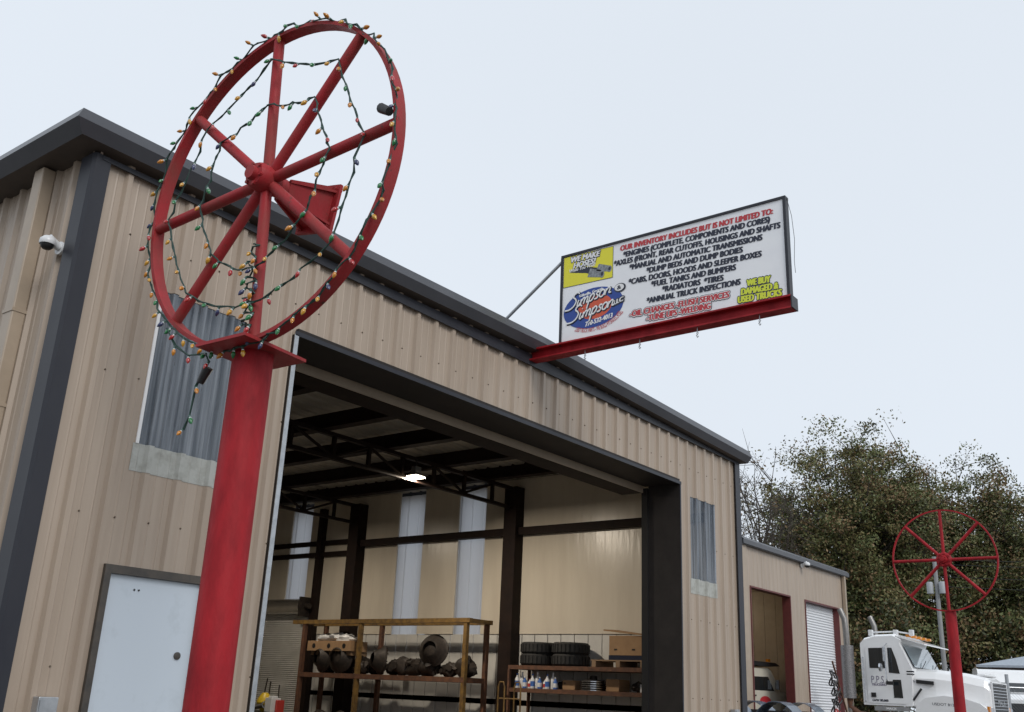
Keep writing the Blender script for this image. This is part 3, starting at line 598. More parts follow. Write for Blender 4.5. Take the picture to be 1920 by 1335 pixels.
for i in range(11):
    y=4.02-.085*i-random.uniform(0,.02); k=i%4
    bottle(y,11.40+.05*(i%2),(.25,.28,.2,.17)[k],[(PLASW,PLASB,PLASB),(PLASW,PLASW,PLASW),(PLASB,PLASW,PLASW),(PLASW,PLASR,PLASR)][k],('white bottle with blue label standing among bottles on the rusty shelf','plain white bottle standing among bottles on the rusty shelf','blue bottle with white label standing among bottles on the rusty shelf','short white bottle with red label standing among bottles on the rusty shelf')[k])
cp=thing('clutch_plates','stack of bright machined clutch plates on the middle rusty shelf','machine part',(11.6,2.5,1.51))
for k in range(5): MB().lathe([(.08,0),(.24,0),(.24,.014),(.08,.014),(.08,0)],(11.6,2.5,1.512+.036*k),(0,0,1),30).build('plate',CHR,cp); MB().lathe([(.1,0),(.2,0),(.2,.02),(.1,.02),(.1,0)],(11.6,2.5,1.527+.036*k),(0,0,1),24).build('spacer',IRON,cp)
MB().lathe([(.04,0),(.07,.0),(.06,.06),(.03,.07)],(11.6,2.5,1.695),(0,0,1),16).build('hub',IRON,cp)
def blob(b,c,r,amp=.25,n=14,m=8,mi=0):
    ph=[random.uniform(0,6.28) for _ in range(6)]; vs=[]
    for i in range(m+1):
        th=math.pi*i/m
        for j in range(n):
            fi=2*math.pi*j/n; k=1+amp*(math.sin(2*fi+ph[0])*math.sin(3*th+ph[1])+.6*math.sin(5*fi+ph[2])*math.sin(4*th+ph[3])+.4*random.uniform(-1,1)*(0<i<m))
            vs.append((c[0]+r[0]*k*math.sin(th)*math.cos(fi),c[1]+r[1]*k*math.sin(th)*math.sin(fi),c[2]+r[2]*k*math.cos(th)))
    b.add(vs,[(i*n+j,i*n+(j+1)%n,(i+1)*n+(j+1)%n,(i+1)*n+j) for i in range(m) for j in range(n)],mi)
def lump(c,s,name,lab,m=IRON,g=None):
    b=MB(); c=Vector(c)
    blob(b,c+Vector((0,0,s*.55)),(s*.5,s*.75,s*.55),.18)
    for k in range(4):
        p=c+Vector((random.uniform(-.4,.1)*s,random.uniform(-.7,.7)*s,s*random.uniform(.35,.9))); ax=random.choice(((1,.2,0),(.1,1,0),(-1,0,.6)))
        b.lathe([(.001,-s*.3),(s*.22,-s*.3),(s*.22,-s*.2),(s*.14,-s*.15),(s*.15,s*.2),(s*.25,s*.22),(s*.25,s*.3),(.001,s*.3)],p,ax,14)
    placed(b,name,m,lab,'machine part',c,g,smooth=True)
lump((11.6,3.1,1.51),.14,'carburettor','greasy dark part between the bottles and clutch plates',IRON)
lump((11.6,1.6,1.51),.16,'brake_part','dark greasy brake part at the jamb end of the shelf',IRON)
for i,y in enumerate((1.4,1.9,2.6,3.3,3.8)): lump((11.6,y,.82),.22,'machine_part','dark greasy machine part piled on the lowest rusty shelf',IRON if i%2 else CHR,'parts on the lowest rusty shelf')
def bell(c,r,lab,tilt=0):
    b=MB(); ax=(-1,tilt,.15); b.lathe([(r*.45,.22),(r*.6,.18),(r*.85,.05),(r,.03),(r,0),(r*.88,-.0),(r*.86,.04),(r*.55,.12),(r*.3,.14),(.001,.14)],c,ax,28)
    for k in range(10):
        a=k*.628; u=Vector(ax).normalized().orthogonal().normalized(); v=Vector(ax).normalized().cross(u); b.cyl(Vector(c)+(u*math.cos(a)+v*math.sin(a))*r*.93,Vector(c)+(u*math.cos(a)+v*math.sin(a))*r*.93-Vector(ax).normalized()*.02,.015,n=6)
    placed(b,'bell_housing',IRON,lab,'machine part',(c[0],c[1],c[2]-r),'bell housings on the yellow rack',smooth=True)
for y,r,z,tl,lb in ((8.75,.29,1.94,.2,'dark bell housing at the roll-up door end of the yellow rack'),(8.25,.31,1.96,-.15,'dark bell housing beside the first yellow post, under the carton'),(7.1,.27,1.92,.5,'dark bell housing turned edge-on in the middle of the yellow rack'),(5.75,.3,2.12,-.3,'large round bell housing raised on parts at the near end of the yellow rack')): bell((11.05,y,z),r,lb,tl)
for y in (7.75,6.6,6.25,5.9,5.35,5.0): lump((11.1,y,1.65),random.uniform(.22,.32),'engine_part','oily dark engine part lying on the yellow rack shelf',IRON,'engine parts on the yellow rack')
for y in (8.8,8.2,7.0,6.2,5.4): lump((11.1,y,.59),.3,'gearbox_part','oily gearbox part on the lowest shelf of the yellow rack',IRON,'gearbox parts on the yellow rack')
for i in range(9):
    y=5.1+.47*i; lump((11.28,y,1.65),random.uniform(.2,.3),'engine_part','oily dark engine part lying on the yellow rack shelf',IRON,'engine parts on the yellow rack')
for i in range(6): lump((10.95+.3*(i%2),5.2+.7*i,.012),random.uniform(.3,.42),'scrap_part','heavy dark scrap part on the floor under the yellow rack',IRON,'scrap parts under the yellow rack')
for i,(y,h,m_) in enumerate(((2.95,.16,CARD),(2.05,.2,CARD),(1.38,.13,PLASW))): placed(MB().box(11.5,11.85,y-.13,y+.13,1.512,1.512+h),'small_carton',m_,('small carton behind the greasy part on the middle shelf','small carton between clutch plates and brake part','white tub at the jamb end of the middle shelf')[i],'box',(11.65,y,1.512),bevel=.006)
cb=thing('carton','brown cardboard tray carton hung high in the yellow rack with plastic wrap','box',(11.1,8.5,2.06))
MB().box(10.88,11.35,7.85,9.15,2.08,2.28).build('tray',CARD,cb,bevel=.005)
for y in (8.05,8.5,8.95): MB().lathe([(.001,0),(.05,0),(.05,.001)],(10.878,y,2.18),(-1,0,0),14).build('round_print',DRK,cb)
b=MB()
for k in range(3): blob(b,(11.1,8.2+.3*k,2.32+.02*(k%2)),(.2,.24,.1),.22)
b.build('plastic_wrap',PLASW,cb,smooth=True)
MB().box(10.95,11.4,7.9,9.1,2.0,2.079).build('support_board',WOOD,cb)
ht=thing('hand_truck','yellow tubular hand truck standing in front of the column','hand truck',(11.1,4.0,0))
for y in (3.78,4.14): MB().tube([(11.12,y-.07,.1),(11.12,y-.07,1.52),(11.12,y-.04,1.6),(11.12,y+.04,1.6),(11.12,y+.07,1.52),(11.12,y+.07,.1)],.014,8).build('rail',YEL,ht,smooth=True)
for z in (.4,.9,1.32): MB().cyl((11.12,3.74,z),(11.12,4.18,z),.012,n=8).build('crossbar',YEL,ht)
MB().box(10.9,11.13,3.72,4.2,.08,.1).build('toe_plate',YEL,ht)
for y in (3.66,4.26): MB().lathe([(.03,-.03),(.11,-.03),(.12,0),(.11,.03),(.03,.03),(.03,-.03)],(11.22,y,.122),(0,1,0),18).build('wheel',BLK,ht)
# bench things seen past the left jamb
bn=thing('work_bench','dark steel bench in front of the roll-up door','bench',(10.6,9.9,0))
MB().box(10.2,11.0,9.45,10.9,.78,.84).build('bench_top',IRON,bn)
for y in (9.5,10.85):
    for x in (10.25,10.95): MB().box(x-.03,x+.03,y-.03,y+.03,0,.78).build('leg',IRON,bn)
b=MB(); b.lathe([(.001,.2),(.06,.19),(.1,.14),(.15,.06),(.16,0)],(10.5,9.86,1.02),(0,0,1),18); b.lathe([(.16,0),(.14,-.06),(.05,-.18)],(10.5,9.86,1.02),(0,0,1),18)
placed(b,'yellow_cap',mat('bright_yellow_plastic',(.6,.42,.03),rough=.4),'rounded bright yellow cap standing on the bench','machine part',(10.5,9.86,.84),smooth=True)
placed(MB().cyl((10.4,10.15,.9),(10.4,9.75,.98),.055).lathe([(.07,0),(.07,.03),(.05,.03)],(10.4,9.75,.98),(0,-1,.1),14),'steel_pipe_fitting',CHR,'short bright steel pipe lying on the bench below the yellow cap','machine part',(10.4,9.95,.84),smooth=True)
placed(MB().box(10.4,10.65,9.52,9.72,.842,1.12).box(10.45,10.6,9.56,9.68,1.12,1.16),'oil_can',PLASW,'white square can on the bench beside the yellow cap','can',(10.5,9.6,.84),bevel=.01)
placed(MB().box(10.5,10.7,9.46,9.51,.842,1.08),'red_can',PLASR,'small red can on the bench next to the white can','can',(10.6,9.48,.84),bevel=.01)
for i,(y,a) in enumerate(((10.2,-.12),(10.0,-.03),(9.68,.0))): placed(MB().cyl((10.7,y,.84),(10.7,y+a,1.5-.06*i),.014,n=8),'pry_bar',IRON,'thin dark bar standing upright behind the bench things','tool',(10.7,y,.84),'bars standing on the bench')
# ------------------------------------------------------------------ smaller garage
def garage():
    t=thing('garage_building','smaller tan metal garage with open bay and white roll-up door behind the truck','building',(29.5,5.84,.25)); F=5.84; g0=.25
    b1=(25.6,28.65,g0,4.84); b2=(30.0,33.1,g0,4.84)
    fw_=MB().box(25.1,25.2,F+.05,F+.1,g0,6).box(33.8,33.9,F+.05,F+.1,g0,6).build('front_wall',STEEL,t)
    sheeted_wall(fw_,25.05,33.95,6.16,[b1,b2],lambda s,h,z:(s,F-h*.3,z),bottom=g0)
    lw=MB().box(25.1,25.15,F+.2,17.8,3,3.1).build('side_wall',STEEL,t); sheeted_wall(lw,F,18,6.16,[],lambda s,h,z:(25.05-h*.6,s,z),bottom=g0)
    rw_=MB().box(33.85,33.9,F+.2,17.8,3,3.1).build('side_wall',STEEL,t); sheeted_wall(rw_,F,18,6.16,[],lambda s,h,z:(33.95+h*.6,s,z),bottom=g0)
    bw=MB().box(25.1,33.9,17.9,17.95,g0,6.1).build('back_wall',LIN,t)
    MB().box(24.9,34.12,F-.16,F-.12,6.1,6.24).add([(24.9,F-.16,6.24),(34.12,F-.16,6.24),(34.12,F-.04,6.33),(24.9,F-.04,6.33)],[(0,1,2,3)]).build('front_fascia',FAS,t)
    MB().add([(24.9,F-.05,6.33),(34.12,F-.05,6.33),(34.12,18.2,6.5),(24.9,18.2,6.5)],[(0,1,2,3)]).box(24.9,34.1,F-.12,F,6.08,6.1).build('roof',FAS,t)
    MB().box(24.98,25.3,F-.055,F-.02,g0,6.1).build('corner_trim',TAN2,t); MB().box(33.8,34.0,F-.055,F-.02,g0,6.1).build('corner_trim',TAN2,t)
    dpt=MB().box(33.62,33.76,F-.14,F-.03,g0,6.08).build('downspout',TAN2,t)
    MRN=mat('maroon_trim_paint',(.10,.022,.022),(.14,.03,.028),rough=.5,scale=4)
    for (a,b,_,z) in (b1,b2):
        jm=MB().box(b,b+.05,F-.03,F+.26,g0,z+.05).box(a-.05,a,F-.03,F+.26,g0,z+.05).box(a,b,F-.03,F+.26,z,z+.05).build('door_jamb',MRN,t)
    # open bay interior
    lin=MB()
    for k in range(28): lin.box(30.2,30.22,F+.75+.42*k,F+.75+.42*k+.41,g0,5.2)
    for k in range(13): lin.box(25.2+.39*k,25.2+.39*k+.38,15.0,15.02,g0,5.2)
    lin.build('bay_lining',TAN2,t)
    MB().box(25.2,30.2,F+.2,15,5.2,5.23).build('bay_ceiling',mat('cream_ceiling',(.7,.64,.5),rough=.6),t)
    MB().box(29.98,30.0,F+.1,F+.7,g0,5.2).build('bay_partition',TAN2,t)
    rd=MB(); z=g0; k=0
    while z<4.84:
        rd.add([(30.0,F+.20,z),(33.1,F+.20,z),(33.1,F+.172,z+.045),(30.0,F+.172,z+.045),(33.1,F+.20,z+.09),(30.0,F+.20,z+.09)],[(0,1,2,3),(3,2,4,5)]); z+=.09
    rd.build('roll_up_door',mat('white_slat_paint',(.72,.74,.77),rough=.4),t)
    lt=thing('bay_ceiling_light','lit strip light on the ceiling inside the garage open bay','lamp',(27.6,9.5,5.2))
    MB().box(26.9,28.3,9.4,9.6,5.13,5.2).build('housing',PLASW,lt); MB().box(26.95,28.25,9.42,9.58,5.11,5.128).build('tube',mat('lit_tube',(1,.9,.7),emit=(1,.85,.6,8)),lt)
    q=bpy.data.lights.new('bay_glow','POINT'); q.energy=45; q.color=(1,.84,.6); q.shadow_soft_size=.3; qo=bpy.data.objects.new('bay_glow',q); col.objects.link(qo); qo.parent=lt; qo.location=(0,0,-.45)
garage()
# hose and scrap stand in front of the white roll-up door
hs=thing('hose_rack','tangled black and red hoses on a leaning bar before the roll-up door','hoses',(31.2,5.2,.25))
MB().cyl((30.5,5.2,2.9),(32.0,5.1,.3),.03).build('leaning_bar',RUST,hs); MB().cyl((31.3,5.25,1.9),(32.3,5.2,.4),.02).build('leaning_rod',GALV,hs)
for i in range(7):
    c=Vector((30.45+.16*(i%3)+.1*i,5.2+.03*i,2.35-.3*i)); P=[c+Vector((.26*math.cos(k*.5)*(1+.2*math.sin(k)),.08*math.sin(k*.9),.24*math.sin(k*.5))) for k in range(22)]
    MB().tube(P,.025,6).build('hose',PLASR if i in (4,6) else DRK,hs,smooth=True)
# ------------------------------------------------------------------ white tractor truck (nose toward -Y)
def wheel(mbp,c,ro,w_,parent):
    b=MB(); b.lathe([(ro*.55,-w_/2),(ro*.9,-w_/2),(ro,-w_*.38),(ro,w_*.38),(ro*.9,w_/2),(ro*.55,w_/2),(ro*.55,-w_/2)],c,(1,0,0),32); ty=b.build('wheel',BLK,parent)
    MB().lathe([(.001,-w_*.2),(ro*.25,-w_*.35),(ro*.4,-w_*.15),(ro*.53,-w_*.45),(ro*.55,-w_*.45),(ro*.55,w_*.4)],c,(1,0,0),24).build('rim',CHR,ty,smooth=True)
def truck():
    t=thing('tractor_truck','white conventional tractor truck parked before the smaller garage','truck',(22.5,0,.25)); x0,x1=21.4,23.6
    side=[(1.17,1.52),(1.17,2.93),(1.08,3.06),(.8,3.14),(.35,3.16),(.16,3.06),(.20,2.93),(-.05,2.36),(0.0,1.52)]
    cb=MB(); secs=[]
    for x,s in ((x0,0),(x0+.0,.0),(x0+.14,.05),(x1-.14,.05),(x1,0)):
        secs.append([(x,y+(.02 if s==0 else 0)*(1 if y<.5 else -1),z-(.05 if (s==0 and z>2.95) else 0)) for y,z in side])
    cb.loft(secs); cab=cb.build('cab',TRW,t,bevel=.03)
    # visor
    MB().add([(x0+.02,.30,3.09),(x1-.02,.30,3.09),(x1-.06,-.34,2.90),(x0+.06,-.34,2.90),(x0+.02,.30,3.12),(x1-.02,.30,3.12),(x1-.06,-.34,2.925),(x0+.06,-.34,2.925)],[(0,1,2,3),(7,6,5,4),(0,4,5,1),(1,5,6,2),(2,6,7,3),(3,7,4,0)]).build('sun_visor',TRW,t)
    MB().add([(x0+.10,.155,2.90),(x1-.10,.155,2.90),(x1-.08,-.085,2.40),(x0+.08,-.085,2.40)],[(0,1,2,3)]).build('windshield',WSG,cab)
    for xx in (x0+.5,x0+1.5): MB().tube([(xx,-.12,2.38),(xx+.35,-.09,2.5),(xx+.55,-.07,2.58)],.01,6).build('wiper',DRK,cab)
    dx=x0-.012
    dr=MB().prism([(1.02,1.58),(1.02,2.80),(.96,2.88),(.34,2.88),(.24,2.60),(.16,2.2),(.16,1.58)],0,dx,x0+.03).build('door',TRW,t,bevel=.012)
    MB().prism([(.95,2.36),(.95,2.82),(.56,2.83),(.56,2.36)],0,dx-.006,dx+.002).build('window',GLS,dr)
    MB().prism([(.50,2.26),(.50,2.83),(.40,2.83),(.31,2.55),(.25,2.24)],0,dx-.006,dx+.002).build('vent_window',GLS,dr)
    MB().prism([(.42,1.70),(.42,2.10),(.24,2.10),(.22,1.70)],0,dx-.006,dx+.002).build('lower_window',GLS,dr,bevel=.004)
    MB().box(dx-.02,dx,.84,.95,1.70,1.80).build('latch',DRK,dr)
    MB().cyl((dx-.04,1.09,1.6),(dx-.04,1.09,2.6),.014,n=8).cyl((dx-.04,1.09,1.6),(dx+.03,1.09,1.6),.012,n=8).cyl((dx-.04,1.09,2.6),(dx+.03,1.09,2.6),.012,n=8).build('grab_rail',CHR,cab)
    pl=lambda u,v,d:(dx-.004-d,-u,v)
    a=MB(); text_on(a,'P.P.S.',(-.93,2.02),(-.60,2.02),.16,pl); text_on(a,'TRUCKING',(-.93,1.96),(-.58,1.96),.05,pl,fat=.004); a.build('door_lettering',mat('grey_decal',(.22,.2,.27),rough=.4),dr)
    a=MB(); text_on(a,'GVW 80,000',(-.94,1.605),(-.56,1.605),.05,pl,fat=.004); a.build('door_lettering',NAVY,dr)
    st=MB().box(x0-.012,x0+.04,.1,.9,1.40,1.50).build('step_plate',GALV,t); a=MB(); text_on(a,'MACK',(-.62,1.43),(-.38,1.43),.045,lambda u,v,d:(x0-.014-d,-u,v),fat=.004); a.build('step_lettering',PWHT,st)
    # hood
    hs=[]
    for y,w_,zt,zb in ((.02,1.04,2.37,1.5),(-.5,.99,2.36,1.5),(-1.1,.88,2.30,1.45),(-1.5,.80,2.22,1.4),(-1.62,.76,2.12,1.4)):
        hs.append([(22.5-w_,y,zb),(22.5-w_,y,zt-.22),(22.5-w_+.1,y,zt-.06),(22.5-w_+.3,y,zt),(22.5+w_-.3,y,zt),(22.5+w_-.1,y,zt-.06),(22.5+w_,y,zt-.22),(22.5+w_,y,zb)])
    hd=MB().loft(hs).build('hood',TRW,t,bevel=.03)
    MB().box(22.0,23.0,-1.5,-1.3,2.24,2.31).build('hood_scoop',TRW,hd,bevel=.03)
    MB().prism([(-.09,2.04),(-.09,2.12),(-.47,2.09),(-.47,2.01)],0,21.44,21.52).build('hood_vent',DRK,hd)
    MB().cyl((21.43,.0,1.66),(21.43,-.2,1.92),.025,n=8).build('hood_latch',DRK,hd)
    for z in (2.28,2.22): MB().box(21.40,21.47,-.06,.1,z,z+.03).build('stripe',NAVY,hd)
    a=MB(); text_on(a,'196',(-.08+.0,2.06),(.04,2.06),.06,lambda u,v,d:(21.452-d,-u-.02,v)); a.build('number',NAVY,hd)
    gr=MB().box(21.82,23.18,-1.645,-1.62,1.42,2.08).build('grille',DRK,hd)
    for k in range(9): MB().box(21.83,23.17,-1.665,-1.646,1.46+.068*k,1.475+.068*k).build('grille_bar',CHR,gr)
    MB().box(21.78,21.82,-1.66,-1.62,1.4,2.1).box(23.18,23.22,-1.66,-1.62,1.4,2.1).box(21.78,23.22,-1.66,-1.62,2.1,2.13).build('grille_surround',TRW,gr)
    a=MB(); text_on(a,'MACK',(22.15,1.62),(22.85,1.62),.13,lambda u,v,d:(u,-1.668-d,v),fat=.004); a.build('grille_lettering',GALV,gr)
    for xa,xb,sgn in ((21.33,21.80,-1),(23.2,23.67,1)):
        arch=[(-.06,1.35),(-.10,1.55),(-.3,1.70),(-.7,1.76),(-1.1,1.72),(-1.45,1.62),(-1.6,1.5),(-1.62,1.05),(-1.42,1.05)]+[(-.85+.56*math.cos(k*math.pi/8),.80+.62*math.sin(k*math.pi/8)) for k in range(8,-1,-1)][1:-1]+[(-.28,1.05),(-.1,1.05)]
        fd=MB().prism(arch,0,xa,xb).build('fender',TRW,t,bevel=.02)
        hl=MB().box(xa+.06,xb-.05,-1.645,-1.6,1.36,1.56).build('headlight',CHR,fd); MB().box(xa+.02,xa+.16,-1.65,-1.60,1.34,1.585).build('turn_signal',AMB,fd)
        wheel(None,((xa+xb)/2,-.85,.77),.52,.3,t)
    a=MB(); text_on(a,'USDOT 8125',(.44,1.57),(.96,1.555),.055,lambda u,v,d:(21.327-d,-u,v)); a.build('fender_lettering',NAVY,t)
    MB().box(21.4,23.6,-1.85,-1.72,.75,1.1).build('bumper',CHR,t,bevel=.03)
    # exhaust stacks with guards
    for x,ztop,yy in ((21.33,3.75,1.45),(23.55,3.72,1.45)):
        ex=MB().tube([(x,yy,1.35),(x,yy,3.2),(x,yy+.02,3.5),(x,yy+.12,3.74)],.07,14).build('exhaust_stack',mat('dull_exhaust_steel',(.3,.29,.28),(.2,.19,.18),rough=.4,metal=.8,scale=8),t,smooth=True)
        MB().cyl((x,yy,1.65),(x,yy,2.87),.15,n=24).build('muffler_guard',mat('perforated_guard',(.16,.155,.16),(.34,.33,.33),rough=.4,metal=.6,scale=90,lo=.45,hi=.55),ex,smooth=True)
        MB().tube([(x,yy,1.66),(x,yy,1.45),(x+.05,yy-.2,1.3),(x+.1,yy-.6,1.25)],.075,12).build('elbow',RUST,ex,smooth=True)
    MB().tube([(dx-.16,.5,2.05),(dx-.22,.5,2.1),(dx-.22,.5,2.86),(dx-.02,.5,2.92)],.014,8).build('mirror_arm',CHR,t,smooth=True)
    MB().lathe([(.001,-.02),(.09,-.02),(.10,.02),(.001,.03)],(dx-.22,.62,2.37),(0,1,0),18).build('mirror',CHR,t,smooth=True); MB().box(dx-.3,dx-.15,.5,.53,2.5,2.84).build('mirror',CHR,t,bevel=.01)
    MB().box(dx-.22,dx-.16,.36,.52,1.98,2.06).build('mirror_bracket',DRK,t)
    rl=MB().cyl((x0+.25,.95,3.2),(x0+.25,.35,3.22),.018,n=8).cyl((x0+.25,.35,3.22),(x0+.25,-.05,3.16),.018,n=8).build('roof_rail',PLASW,t)
    for y in (.95,.35,-.02): MB().box(x0+.2,x0+.31,y-.05,y+.05,3.12,3.26).build('rail_foot',PLASW,rl,bevel=.01)
    for k in range(5): MB().box(x0+.3+.4*k,x0+.42+.4*k,.02,.14,3.1,3.16).build('marker_light',AMB,t,bevel=.01)
    # frame, fenders, rear wheels
    MB().box(22.1,22.2,-1.6,6.9,.75,1.05).box(22.8,22.9,-1.6,6.9,.75,1.05).build('chassis',DRK,t)
    MB().box(21.45,23.55,1.2,2.2,1.0,1.25).build('deck',IRON,t); MB().lathe([(.001,0),(.45,0),(.45,.08),(.001,.08)],(22.5,4.2,1.2),(0,0,1),24).build('fifth_wheel',IRON,t)
    for y in (3.4,4.8):
        for x in (21.7,23.3):
            wheel(None,(x,y,.77),.52,.55,t); fm_=MB(); A=[]
            for k in range(13): a=math.pi*k/12; A.append((y+.62*math.cos(a),.80+.70*math.sin(a)))
            fm_.loft([[(x-.33,q[0],q[1]),(x+.33,q[0],q[1]),(x+.33,q[0],q[1]+.015),(x-.33,q[0],q[1]+.015)] for q in A]); fm_.build('rear_fender',mat('blue_grey_fender',(.10,.13,.18),rough=.25,coat=.4),t)
    MB().cyl((21.75,.4,.9),(21.75,1.9,.9),.32,n=24).build('fuel_tank',CHR,t,smooth=True)
truck()
def small_truck(name,label,base,ang,m,dump,logo=False,lens=(1.5,1.3)):
    """medium truck; local x to its right side, local -y forward, origin at ground under the cab"""
    t=thing(name,label,'truck',base); t.rotation_euler=(0,0,ang); WL[t.name]=Vector((0,0,0))
    side=[(.8,.85),(.8,2.1),(.7,2.25),(-.2,2.27),(-.35,2.2),(-.75,1.62),(-.8,.85)]
    MB().prism(side,0,-1.0,1.0).build('cab',m,t,bevel=.05)
    MB().add([(-.85,-.36,2.15),(.85,-.36,2.15),(.9,-.76,1.64),(-.9,-.76,1.64)],[(0,1,2,3)]).build('windshield',GLS,t)
    for s in (-1,1):
        d=MB().prism([(.62,.95),(.62,2.08),(-.22,2.1),(-.6,1.58),(-.62,.95)],0,s*1.0,s*1.015).build('door',m,t); MB().prism([(.54,1.6),(.54,2.03),(-.2,2.04),(-.5,1.6)],0,s*1.016,s*1.02).build('window',GLS,d)
        MB().box(s*1.02,s*1.04,.45,.58,1.42,1.46).build('handle',DRK,d)
        MB().box(min(s*1.1,s*1.25),max(s*1.1,s*1.25),-.5,-.45,1.65,1.95).build('mirror',CHR,t)
        if logo: 
            e=MB(); e.add([(s*1.018,-.02+.28*math.cos(k*.314),1.28+.15*math.sin(k*.314)) for k in range(20)],[tuple(range(20))]); e.build('oval_emblem',PRED,d)
    MB().loft([[(-w_,y,zb),(-w_,y,zt-.1),(-w_+.12,y,zt),(w_-.12,y,zt),(w_,y,zt-.1),(w_,y,zb)] for y,w_,zt,zb in ((-.78,.95,1.62,.8),(-1.6,.85,1.55,.8),(-2.0,.8,1.42,.8))]).build('hood',m,t,bevel=.03)
    MB().box(-.6,.6,-2.03,-2.0,.85,1.3).build('grille',DRK,t); MB().box(-1.0,1.0,-2.15,-2.05,.5,.75).build('bumper',CHR,t)
    for s in (-1,1):
        MB().box(s*.7-.1,s*.7+.1,-2.035,-2.0,1.0,1.2).build('headlight',CHR,t); wheel(None,(s*.85,-1.2,.48),.48,.28,t); wheel(None,(s*.85,2.6,.48),.48,.5,t)
    MB().box(-.4,.4,-1.9,4.2,.6,.8).build('chassis',DRK,t)
    if dump:
        MB().prism([(1.0,1.0),(1.0,2.45),(4.2,2.35),(4.2,1.0)],0,-1.1,1.1).build('dump_body',IRON,t); MB().prism([(1.0,2.4),(1.0,2.52),(-.5,2.50),(-.75,2.40),(-.1,2.36)],0,-1.1,1.1).build('cab_shield',DRK,t)
        for x in (-.9,.3): MB().box(x,x+.12,-.5,-.4,2.53,2.62).build('marker_light',AMB,t)
    else: MB().box(-1.05,1.05,1.0,4.4,.82,.95).build('flat_bed',IRON,t,bevel=.01)
    return t
small_truck('dump_truck','cream dump truck with red oval emblem parked inside the garage bay',(29.1,7.9,.262),R(75),CREAM,True,True)
small_truck('service_truck','white truck facing the yard beyond the tractor truck near the fence gate',(30.5,-.3,.45),R(-70),TRW,False)
# ------------------------------------------------------------------ gate, utility pole, house
gt=thing('fence_gate','galvanised chain link gate with a white notice at the yard edge','gate',(26.2,-1.1,.25))
for x,y in ((26.2,-1.05),(27.2,-2.6)): MB().cyl((x,y,.25),(x,y,2.45),.045,n=12).build('post',GALV,gt,smooth=True)
for z in (.4,2.12): MB().cyl((26.2,-1.05,z),(27.2,-2.6,z),.022,n=8).build('rail',GALV,gt)
MB().cyl((26.2,-1.05,.4),(27.2,-2.6,2.1),.018,n=8).build('diagonal_brace',GALV,gt)
lk=MB()
for k in range(22):
    for s in (1,-1):
        a0=k/22; a1=min(1,max(0,a0+s*.9)); zz=.4+1.72*(abs(a1-a0)/.9)
        lk.cyl((26.2+a0,-1.05-1.55*a0,.4),(26.2+a1,-1.05-1.55*a1,zz),.003,n=4)
lk.build('chain_link',GALV,gt,kind='stuff')
ns=MB().obox((26.55,-1.62,1.62),Vector((.16,-.25,0)),Vector((.01,.006,0)),Vector((0,0,.22))).build('notice',PWHT,gt)
dv=Vector((.16,-.25,0)).normalized(); nv=Vector((-.25,-.16,0)).normalized(); a=MB()
text_on(a,'NO',(-.22,.0),(.0,.0),.12,lambda u,v,d:tuple(Vector((26.55,-1.62,1.62))+dv*u+nv*(.016+d)+Vector((0,0,v))),fat=.004); a.build('notice_lettering',PRED,ns)
up_=thing('utility_pole','pale utility pole with two grey transformers before the trees','utility pole',(39.6,4.0,.25))
MB().cyl((39.6,4.0,.25),(39.6,4.0,7.5),.10,.08,n=14).build('pole',mat('weathered_pole',(.30,.31,.32),(.24,.24,.24),rough=.8,scale=6,stretch=(3,3,.3)),up_,smooth=True)
for y in (4.24,3.76): 
    tf=MB(); tf.lathe([(.001,0),(.13,0),(.13,.42),(.1,.47),(.001,.48)],(39.5,y,6.0),(0,0,1),18); tf=tf.build('transformer',mat('transformer_grey',(.33,.35,.37),rough=.5),up_,smooth=True); MB().cyl((39.5,y,6.47),(39.5,y,6.58),.02,n=8).build('bushing',DRK,tf)
for i,(zz,y) in enumerate(((7.4,3.92),(7.2,4.08),(6.7,4.0),(6.3,3.9))):
    P=[(39.6+(-0 if i<3 else 0)+20*s*(.2),y-26*s,zz-1.2*4*s*(1-s)*.5+.5*s) for s in [k/10 for k in range(11)]]
    placed(MB().tube(P,.012,5),'power_line',DRK,('sagging dark power line from the very top of the utility pole','second power line just below the top of the utility pole','power line from the pole just above the transformers','lowest service wire from beside the transformers')[i],'cable',(39.6,y,zz))
ho=thing('distant_house','low house with a pale blue grey hip roof beyond the yard','house',(49.8,.5,.25))
MB().box(46.9,52.6,-3.6,3.9,.25,3.44).build('wall',mat('house_wall',(.16,.12,.11),rough=.8),ho)
MB().add([(46.4,-4.1,3.45),(53.1,-4.1,3.45),(53.1,4.4,3.45),(46.4,4.4,3.45),(49.7,-1.0,4.45),(49.7,1.2,4.45),(46.4,-4.1,3.55),(53.1,-4.1,3.55),(53.1,4.4,3.55),(46.4,4.4,3.55)],[(0,3,2,1),(6,7,4),(7,8,5,4),(8,9,5),(9,6,4,5),(0,1,7,6),(1,2,8,7),(2,3,9,8),(3,0,6,9)]).build('roof',mat('blue_grey_shingle',(.42,.47,.53),(.34,.39,.45),rough=.6,scale=8),ho)
MB().box(46.86,46.9,2.2,3.2,1.2,2.4).build('window',GLS,ho)
